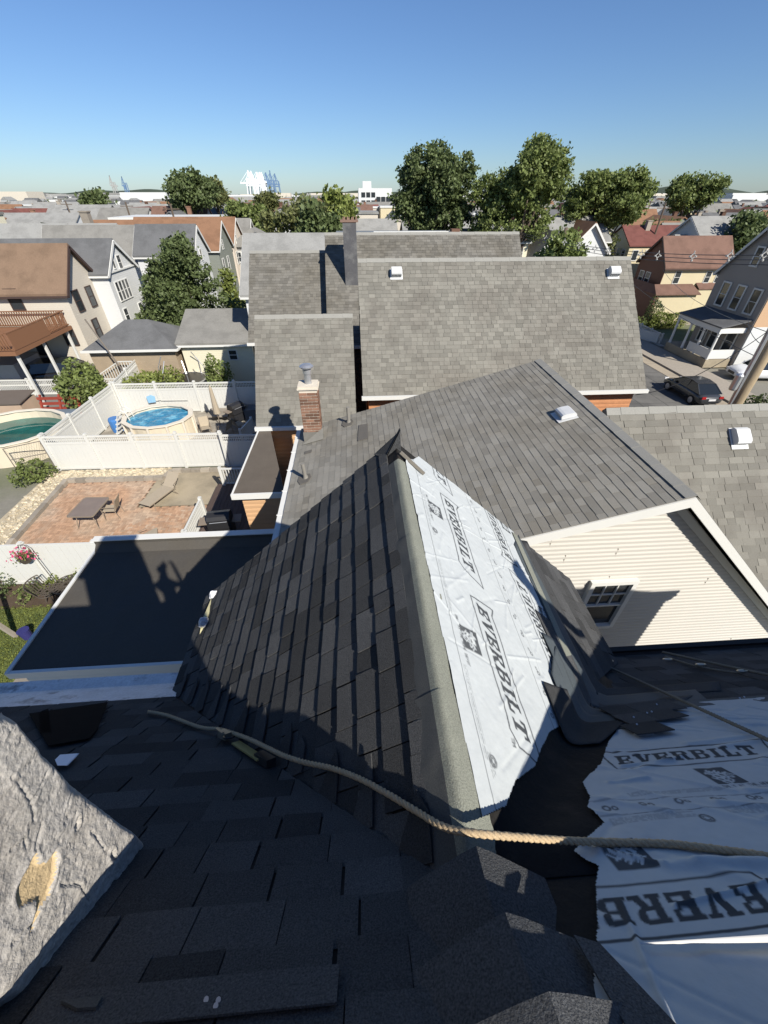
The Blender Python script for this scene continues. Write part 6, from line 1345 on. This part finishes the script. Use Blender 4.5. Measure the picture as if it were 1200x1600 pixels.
# houses of the town, nearer ones each an object
rt = random.Random(17)
WC = [(w_white,'white'),(w_white,'white'),(w_cream,'cream'),(w_yellow,'pale yellow'),(w_gray,'grey'),(w_lt,'lemon'),(w_green,'grey green'),(w_white,'white')]
RC = [(r_lgrey,'light grey'),(r_lgrey,'light grey'),(r_mgrey,'mid grey'),(r_mgrey,'mid grey'),(r_dgrey,'dark grey'),(r_rust,'rust'),(r_rbrown,'brown'),(r_red,'dark red'),(r_lgrey,'light grey')]
SIDE = lambda x, y: 'on the left' if x < -.3*y else ('on the right' if x > .3*y else 'in the middle')
KEEP = [(-46,40,-10,74),(-8,18,40,66),(18,50,-10,70),(-38,76,-15,90)]
count = 0; farb = MB(); fw_ = MB(); fr_ = MB()
SPOT = {}
yy = 66.
while yy < 900:
    step = 11.5 if yy < 150 else (24 if yy < 320 else 48)
    xx = -1.05*yy-10+rt.uniform(0,8)
    while xx < 1.1*yy+14:
        dx_ = rt.uniform(9.5,13.5) if yy < 150 else (rt.uniform(16,28) if yy < 320 else rt.uniform(26,60))
        x = xx+rt.uniform(-2,2); y = yy+rt.uniform(-2.5,2.5); xx += dx_
        if any(a-4 < x < c+4 and b-4 < y < d+4 for a,b,c,d in KEEP) or rt.random() < .12: continue
        wdt, dpt = rt.uniform(6,8.5), rt.uniform(9,13); ze = rt.uniform(4.9,6.4)+(0 if x < 20 else -1.2); zr = ze+rt.uniform(1.7,2.8); ax = 'x' if rt.random() < .6 else 'y'
        if ax == 'x': wdt, dpt = dpt, wdt
        (wmat,wn),(rmat,rn) = rt.choice(WC), rt.choice(RC); flat = rt.random() < .16
        if yy < 235 and count < 280:
            side = SIDE(x,y); rng_ = 'nearby' if yy < 100 else ('halfway out' if yy < 160 else 'near skyline')
            lab = f'{wn} {"flat-topped" if flat else "gabled"} house, {rn} roof, {side} {rng_}'
            if flat:
                h = thing('town_house', lab, 'house', (x,y,-1.5), 'houses of the town beyond'); mb = MB(); mb.box(x-wdt/2,y-dpt/2,-1.5,x+wdt/2,y+dpt/2,zr-.8); wl = mb.build('wall', wmat, h); mb = MB(); mb.box(x-wdt/2-.15,y-dpt/2-.15,zr-.8,x+wdt/2+.15,y+dpt/2+.15,zr-.45); mb.build('roof', rmat if rt.random() < .5 else m_white, h)
            else:
                h = gable_house('town_house', lab, x-wdt/2, x+wdt/2, y-dpt/2, y+dpt/2, ze, zr, wmat, rmat, ax, zb=-1.5, group='houses of the town beyond', far=True, chim=(x+rt.uniform(-2,2), y+rt.uniform(-1,1), .7, .7, rt.choice([m_brick,m_stone])) if rt.random() < .35 else None); wl = child(h,'wall')
            if yy < 130:
                for k in range(int(wdt/2.2)): window(fr_y(0,y-dpt/2), x-wdt/2+1.2+2.1*k, ze-1.3, .8, 1.3, wl, proud=.06, rail=False, fw=.1)
                s_ = 1 if x < 0 else -1
                for k in range(int(dpt/2.4)):
                    if s_ > 0: window(fr_xp(x+wdt/2,0), y-dpt/2+1.3+2.3*k, ze-1.3, .8, 1.3, wl, proud=.06, rail=False, fw=.1)
                    else: window(fr_xm(x-wdt/2,0), -(y-dpt/2+1.3+2.3*k), ze-1.3, .8, 1.3, wl, proud=.06, rail=False, fw=.1)
            count += 1
        else:
            farb.box(x-wdt/2,y-dpt/2,-1.5,x+wdt/2,y+dpt/2,ze, rt.choice([0,0,1,2]))
            if flat: farb.box(x-wdt/2-.2,y-dpt/2-.2,ze,x+wdt/2+.2,y+dpt/2+.2,ze+.4, rt.choice([0,3]))
            else: farb.add([(x-wdt/2-.3,y-dpt/2-.3,ze),(x+wdt/2+.3,y-dpt/2-.3,ze),(x+wdt/2+.3,y+dpt/2+.3,ze),(x-wdt/2-.3,y+dpt/2+.3,ze)]+([(x-wdt/2-.3,y,zr),(x+wdt/2+.3,y,zr)] if ax == 'x' else [(x,y-dpt/2-.3,zr),(x,y+dpt/2+.3,zr)]), [(3,2,1,0)]+([(0,1,5,4),(2,3,4,5),(1,2,5),(3,0,4)] if ax == 'x' else [(1,2,5,4),(3,0,4,5),(0,1,4),(2,3,5)]), rt.choice([3,3,4,5,6]))
    yy += step
for k in range(230):                                  # long sheds and works before the horizon
    y = rt.uniform(500,2600); x = rt.uniform(-1.05,1.1)*y; farb.box(x,y,-2,x+rt.uniform(20,90),y+30,rt.uniform(5,13), rt.choice([0,0,1,2,3]))
farb.build('distant_rooftops', [w_white, w_cream, w_gray, r_lgrey, r_dgrey, r_rust, r_mgrey], None, kind='stuff', origin=(0,400,0))
P = []
for k in range(2200):
    y = 75+rt.random()**1.6*1500; x = rt.uniform(-1.05,1.1)*y
    if any(a-2 < x < c+2 and b-2 < y < d+2 for a,b,c,d in KEEP): continue
    r_ = rt.uniform(2.,4.6)*(1+y/1500); h_ = rt.uniform(3.2,8.)*(1+y/3000); m = 36 if y < 260 else 16
    d = RNG.normal(size=(m,3)); d /= np.linalg.norm(d,axis=1)[:,None]; P.append(d*RNG.uniform(.5,1,(m,1))*np.array([r_,r_,h_*.5])+np.array([x,y,h_*.5-1.2]))
leaves(np.concatenate(P), 1.5, m_lf2, 'distant_trees', None, kind='stuff')
# nearer small garden trees among the houses
for k,(x,y) in enumerate(((-31,56),(-36,61),(-27,70),(-44,80),(-13,75),(26,74),(40,74),(52,82),(-52,66),(62,92),(22,88))):
    tree('garden_tree', f'small round garden tree among the {"left" if x < -20 else ("right" if x > 20 else "central")} rooftops', x, y, -1, rt.uniform(6,8), rt.uniform(2,3), 1800, rt.choice([m_lf1,m_lf2,m_lf4]), .38, .3, 6, group='garden trees among the rooftops', seed=40+k)
def disambiguate(names):                              # alike neighbours told apart by their order from the left
    by = {}
    for o in COL.objects:
        if o.parent is None and o.name.split('.')[0] in names and 'label' in o: by.setdefault(o['label'], []).append(o)
    ordn = ['first','second','third','fourth','fifth','sixth','seventh','eighth','ninth','tenth','eleventh','twelfth']
    for lab, os_ in by.items():
        if len(os_) > 1:
            for i, o in enumerate(sorted(os_, key=lambda o: math.atan2(o.location.x, o.location.y))): o['label'] = lab+f', {ordn[min(i,11)]} from left'
disambiguate(('town_house','garden_tree'))
for k,(x,y) in enumerate(((-26,74),(-40,92),(-12,96),(-60,110),(-24,130),(18,78),(34,92),(48,74),(60,112),(28,128),(80,130))):
    t = thing('street_pole', 'thin wooden street pole with crossarm among the far rooftops', 'utility pole', (x,y,-1.5), 'street poles among the rooftops'); mb = MB(); mb.tube([(x,y,-1.5),(x,y,9.6)], .13, 6); mb.build('shaft', m_bark, t); mb = MB(); mb.beam((x-1.1,y,9.0),(x+1.1,y,9.0),.12,.12); mb.build('crossarm', m_bark, t)
disambiguate(('street_pole',))
# white apartment block
ab = thing('apartment_block', 'white and grey apartment block with dark windows on the skyline', 'building', (0,0,0)); p0 = at_y(561,330,235); p1 = at_y(612,330,235); zt = at_y(585,294,235).z; mb = MB(); mb.box(p0.x,235,-2,p1.x,250,zt); mb.box(p0.x+2,236,zt,p0.x+6,240,zt+2.5); wl = mb.build('wall', w_white, ab)
mb = MB(); mb.box((p0.x+p1.x)/2+1,234.4,-2,p1.x+1,235-.01,zt-3.2); mb.build('grey_wing', w_gray, ab)
for k in range(6):
    for l in range(4): window(fr_y(0,235 if k < 3 else 234.38), p0.x+2.2+k*(p1.x-p0.x-3)/5.4, zt-2.4-2.9*l-(1.6 if k >= 3 else 0), 1.7, 1.7, wl, m_dark, proud=.08, rail=False, name='window')
mb = MB(); a = at_y(690*.0+532,325,205); mb.box(a.x,205,-2,a.x+14,220,at_y(540,318,205).z); o = mb.build('warehouse', w_white); tag(o, 'low white warehouse left of the apartment block', 'building')
# port cranes
m_crw = M('white crane steel', (.75,.78,.8), .5, .02, 1); m_crb = M('blue crane steel', (.12,.2,.33), .5, .02, 1)
def crane(label, u, vt, Y, mat, lean=0.0, wide=22, boom=True):
    p = at_y(u, vt, Y); x = p.x; zt = p.z; t = thing('port_crane', label, 'crane', (x,Y,-2)); zg = 30
    for sx in (-1,1):
        for sy in (0,1): mb = MB(); mb.beam((x+sx*wide*.5,Y+sy*20,-2),(x+sx*wide*.34,Y+sy*20,zg+14),2.2,2.2,(0,1,0)); mb.build('leg', mat, t)
    mb = MB(); mb.beam((x-wide*.5,Y,zg),(x+wide*.5,Y,zg),3,3.2); mb.beam((x-wide*.36,Y,zg+14),(x+wide*.36,Y,zg+14),2.5,2.5); mb.beam((x-wide*1.2,Y,zg+5),(x+wide*.6,Y,zg+5),3,3); mb.build('portal_beam', mat, t)
    mb = MB(); mb.beam((x+wide*.1,Y,zg+5),(x+lean,Y,zt),3.2,3.2,(0,1,0)); mb.build('boom', mat, t)
    mb = MB(); mb.beam((x-wide*.3,Y,zg+14),(x+wide*.02,Y,zg+32),1.6,1.6,(0,1,0)); mb.beam((x+wide*.02,Y,zg+32),(x+wide*.3,Y,zg+14),1.6,1.6,(0,1,0)); mb.beam((x-wide*1.2,Y,zg+6),(x,Y,zg+32),1,1,(0,1,0)); mb.build('apex_frame', mat, t)
for k,(u,vt) in enumerate(((387,266),(391.5,267),(401,270),(405,269),(408,269))): crane(['leftmost','second','third','fourth','fifth'][k]+' white port crane with raised boom on the horizon', u, vt, 1500+30*k, m_crw)
for k,(u,vt) in enumerate(((415,271),(421,266),(429,273))): crane(['left','middle','right'][k]+' blue port crane on the horizon', u, vt, 1620+40*k, m_crb)
crane('small pale crane left of the dark skyline tree', 176, 291, 1900, m_spc, 18, 7); crane('small blue crane left of the dark skyline tree', 196, 296, 2000, m_crb, 0, 7)
# ------------------------------------------------------------------ ropes, tackle and scraps on the roof; the photographer
def twisted(mb, pts, r, turns_per_m=16, m=0, seg=.012):
    P = [Vector(p) for p in pts]; Q = []                # Catmull-Rom
    for i in range(len(P)-1):
        a, b, c, d = P[max(0,i-1)], P[i], P[i+1], P[min(len(P)-1,i+2)]; n = max(2,int((c-b).length/seg))
        for k in range(n):
            t = k/n; Q.append(.5*((2*b)+(c-a)*t+(2*a-5*b+4*c-d)*t*t+(3*b-a-3*c+d)*t**3))
    Q.append(P[-1]); ref = None; A = [[],[],[]]; L = 0
    for i,p in enumerate(Q):
        t = (Q[min(i+1,len(Q)-1)]-Q[max(i-1,0)]).normalized()
        if ref is None: ref = t.orthogonal().normalized()
        u = (ref-t*ref.dot(t)).normalized(); ref = u; v = t.cross(u)
        if i: L += (p-Q[i-1]).length
        for s in range(3): an = 2*math.pi*(L*turns_per_m+s/3); A[s].append(p+(u*math.cos(an)+v*math.sin(an))*r*.48)
    for s in range(3): mb.tube(A[s], r*.6, 6, m)
def on(fr, u, v, h): return at_pl(u, v, fr.o+fr.n*h, fr.n)
rope = thing('rope', 'thick hemp-coloured safety rope lying across the black dormer shingles', 'rope', (0,1,8.6))
pts = [on(FM,232,1112,.03),on(FM,262,1118,.03),on(FM,312,1136,.03),on(FM,345,1140,.045),on(FM,385,1153,.07),on(FM,417,1168,.09),on(FM,442,1180,.10)]
pts += [on(FL,475,1191,.08),on(FL,517,1200,.05),on(FL,558,1215,.042),on(FL,600,1237,.042),on(FL,650,1267,.045),on(FL,696,1293,.06)]
cr_ = on(FR,752,1303,.07); e0 = on(FM,955,1316,.03)
pts += [cr_, cr_*.6+e0*.4+Vector((0,0,-.012)), cr_*.3+e0*.7+Vector((0,0,-.015)), e0, on(FM,1060,1320,.03), on(FM,1200,1338,.03), on(FM,1300,1352,.03)]
mb = MB(); twisted(mb, pts, .0115); mb.build('strand', m_rope, rope, smooth=True, kind='stuff')
rg = thing('rope_grab', 'metal rope grab with dull yellow strap clipped on the left end of the rope', 'rope grab', on(FM,350,1150,.03))
m_steel = M('worn steel', (.42,.4,.34), .35, .2, 12, metal=.8, spec=.5); m_strap = M('dull yellow webbing', (.3,.25,.1), .85, .15, 10, .2, 120)
c = on(FM,345,1150,.03); d = (on(FM,362,1158,.03)-c).normalized(); q = d.cross(FM.n).normalized()
mb = MB(); mb.obox(c-q*.02, d*.09, q*.04, FM.n*.035); mb.build('body', m_steel, rg)
mb = MB(); mb.beam(c+d*.01+FM.n*.05+q*.03, c+d*.12+FM.n*.055+q*.05, .016, .01, FM.n); mb.build('lever', m_steel, rg)
mb = MB(); mb.tube([c+d*.1+(q*math.cos(a*.5)+d*math.sin(a*.5))*.03+FM.n*.02 for a in range(14)], .006, 6); mb.build('ring', m_dark, rg)
a, b = on(FM,368,1160,.03), on(FM,408,1186,.03); mb = MB(); mb.beam(a, b, .045, .008, FM.n); mb.build('strap', m_strap, rg)
mb = MB(); mb.beam(on(FM,404,1180,.03), on(FM,424,1192,.03), .05, .035, FM.n); mb.build('buckle', m_dark, rg)
r2 = thing('rope', 'thinner grey-green rope slanting from the eave over the right-hand underlayment', 'rope', on(FM,1060,1095,.05)); mb = MB(); twisted(mb, [on(FM,946,1040,.03),on(FM,975,1053,.03),on(FM,1060,1092,.05),on(FM,1130,1124,.05),on(FM,1200,1156,.05),on(FM,1290,1200,.05)], .0105); mb.build('strand', m_rope2, r2, smooth=True, kind='stuff')
mb = MB(); p = on(FM,948,1036,.03); mb.tube([p+(FM.u*math.cos(a*.45)+FM.v*math.sin(a*.45))*.05+FM.n*.02 for a in range(15)], .007, 6); o = mb.build('snap_hook', m_steel); tag(o, 'small steel snap hook at the eave end of the grey-green rope', 'hook')
r3 = thing('rope', 'dark doubled rope near the right eave with small steel clips', 'rope', on(FM,1120,1035,.05)); mb = MB(); twisted(mb, [on(FM,1036,1019,.04),on(FM,1090,1031,.05),on(FM,1150,1044,.05),on(FM,1210,1056,.05),on(FM,1300,1070,.05)], .012); twisted(mb, [on(FM,1040,1026,.03),on(FM,1085,1040,.03),on(FM,1140,1050,.03),on(FM,1165,1050,.04)], .01); mb.build('strand', m_rope2, r3, smooth=True, kind='stuff')
for (u,v) in ((1043,1030),(1095,1038),(1160,1048)): mb = MB(); p = on(FM,u,v,.05); mb.tube([p+(FM.u*math.cos(a*.45)*1.6+FM.v*math.sin(a*.45))*.022 for a in range(15)], .006, 6); mb.build('clip', m_steel, r3)
# scraps
mb = MB(); mb.prism([on(FM,u,v,.03) for u,v in ((88,1187),(96,1179),(124,1177),(118,1184),(106,1196),(92,1196))], FM.n*.004+FM.v*.01); o = mb.build('paper_scrap', M('white paper', (.75,.78,.85), .6, .05, 5)); tag(o, 'torn white paper scrap beside the chimney', 'scrap')
mb = MB(); mb.prism([on(FM,u,v,.02) for u,v in ((95,1568),(160,1560),(150,1578),(120,1580))], FM.n*.006); o = mb.build('flashing_scrap', m_seal); tag(o, 'grey flashing scrap under the chimney corner', 'scrap')
wb = thing('wrapped_lumber', 'pale wood bracket with two plastic-wrapped ends on the far left eave corner', 'bracket', FL.P(-2.85,.0,.0)); m_plast = M('clear plastic wrap', (.62,.63,.66), .3, .15, 20, .2, 60, .6, 40, bdist=.01, spec=.5)
def lump(c, r, name, par):
    mb = MB(); rs = np.random.default_rng(3); vs = []; n, k = 10, 8
    for i in range(k+1):
        for j in range(n): th = math.pi*i/k; ph = 2*math.pi*j/n; rr = r*(1+.25*(rs.random()-.5)); vs.append((c.x+rr*math.sin(th)*math.cos(ph), c.y+rr*math.sin(th)*math.sin(ph), c.z+rr*1.35*math.cos(th)))
    mb.add(vs, [(i*n+j,i*n+(j+1)%n,(i+1)*n+(j+1)%n,(i+1)*n+j) for i in range(k) for j in range(n)]); mb.build(name, m_plast, par)
A = at_y(335,931,2.78); B = at_y(320,974,2.42); lump(A, .05, 'wrapped_end', wb); lump(B, .055, 'wrapped_end', wb)
mb = MB(); mb.beam(A+Vector((0,-.03,-.03)), B+Vector((0,.02,0)), .04, .07); mb.beam(B, B+Vector((.02,-.35,-.12)), .05, .05); mb.build('wood', M('pale yellow wood', (.5,.46,.27), .8, .1, 6), wb)
# the photographer, standing astride the ridge just behind the camera
def person(name, label, pts, edges, rad, mat, hat=True):
    t = thing(name, label, 'person', pts[0]); me = bpy.data.meshes.new('body'); me.from_pydata([Vector(p)-Vector(pts[0]) for p in pts], edges, []); o = bpy.data.objects.new('body', me); COL.objects.link(o); o.parent = t; WL[o] = Vector(pts[0])
    me.materials.append(mat); sk = o.modifiers.new('skin', 'SKIN'); 
    for i,v in enumerate(me.skin_vertices[0].data): v.radius = (rad[i],rad[i]*(.75 if i in (1,2) else 1))
    me.skin_vertices[0].data[0].use_root = True; sub = o.modifiers.new('smooth', 'SUBSURF'); sub.levels = 2; sub.render_levels = 2
    return t
zf = 8.9; H0 = Vector((.02,-.44,0))
J = [(.02,-.46,9.75),(.02,-.46,10.0),(.02,-.44,10.3),(.02,-.42,10.42),(.02,-.38,10.56),(.02,-.37,10.68),
     (.22,-.45,10.3),(.27,-.3,10.08),(.12,-.09,10.5),(.09,-.075,10.6), (-.18,-.45,10.3),(-.25,-.3,10.08),(-.12,-.09,10.5),(-.09,-.075,10.6),
     (.12,-.46,9.68),(.17,-.5,9.3),(.2,-.55,8.84),(.2,-.45,8.82), (-.1,-.46,9.68),(-.15,-.42,9.3),(-.2,-.48,8.93),(-.2,-.38,8.95)]
ED = [(0,1),(1,2),(2,3),(3,4),(4,5),(2,6),(6,7),(7,8),(8,9),(2,10),(10,11),(11,12),(12,13),(0,14),(14,15),(15,16),(16,17),(0,18),(18,19),(19,20),(20,21)]
RD = [.15,.15,.15,.065,.09,.08,.07,.05,.035,.035,.07,.05,.035,.035,.095,.07,.05,.045,.095,.07,.05,.045]
def worker(name, label, dx, arms=True):
    JJ = [(x+dx,y,z) for x,y,z in J]
    if not arms:
        for i,(x,y,z) in ((7,(.34,-.42,10.02)),(8,(.36,-.30,9.85)),(9,(.35,-.25,9.8)),(11,(-.34,-.46,10.02)),(12,(-.38,-.4,9.8)),(13,(-.38,-.36,9.72))): JJ[i] = (x+dx,y,z)
    ph = person(name, label, JJ, ED, RD, M('dark work cloth', (.05,.055,.07), .9, .2, 8))
    mb = MB(); mb.lathe((.02+dx,-.37,10.66), [(.105,0),(.1,.06),(.06,.1),(.01,.11)], 14); mb.prism([(-.07+dx,-.3,10.67),(.11+dx,-.3,10.67),(.08+dx,-.2,10.655),(-.04+dx,-.2,10.655)], (0,0,.012)); mb.build('cap', m_dark, ph)
    sk = M('skin', (.45,.28,.2), .6, .1, 8)
    for s in (-1,1):
        hx, hy, hz_ = JJ[9 if s > 0 else 13]; q = -s*.022 if arms else 0
        for k in range(4): mb = MB(); mb.tube([(hx,hy,hz_+.018*(k-1.5)),(hx+q,hy+.014+(0 if arms else .03),hz_+.018*(k-1.5)-(0 if arms else .03)),(hx+q*1.8,hy+.006+(0 if arms else .04),hz_+.018*(k-1.5)-(0 if arms else .07))], [.009,.008,.007], 6); mb.build('finger', sk, ph)
        mb = MB(); mb.tube([(hx,hy-.005,hz_),(hx-s*.02,hy-.02,hz_+.03),(hx-s*.04,hy-.02,hz_+.05)], [.011,.01,.008], 6); mb.build('thumb', sk, ph)
    return ph
worker('person', 'person in dark work clothes and cap standing on the ridge behind the viewpoint', 0)
worker('person', 'second person in dark work clothes standing on the ridge to the right', 2.95, False)
# light-coloured hip chimney cap seen as shadow only by its block: top slab of the parged chimney
mb = MB(); mb.box(XC-.72,-.82,10.9,XC+.06,y_edge+.06,10.98); mb.build('chimney_cap', m_stucco, chim)
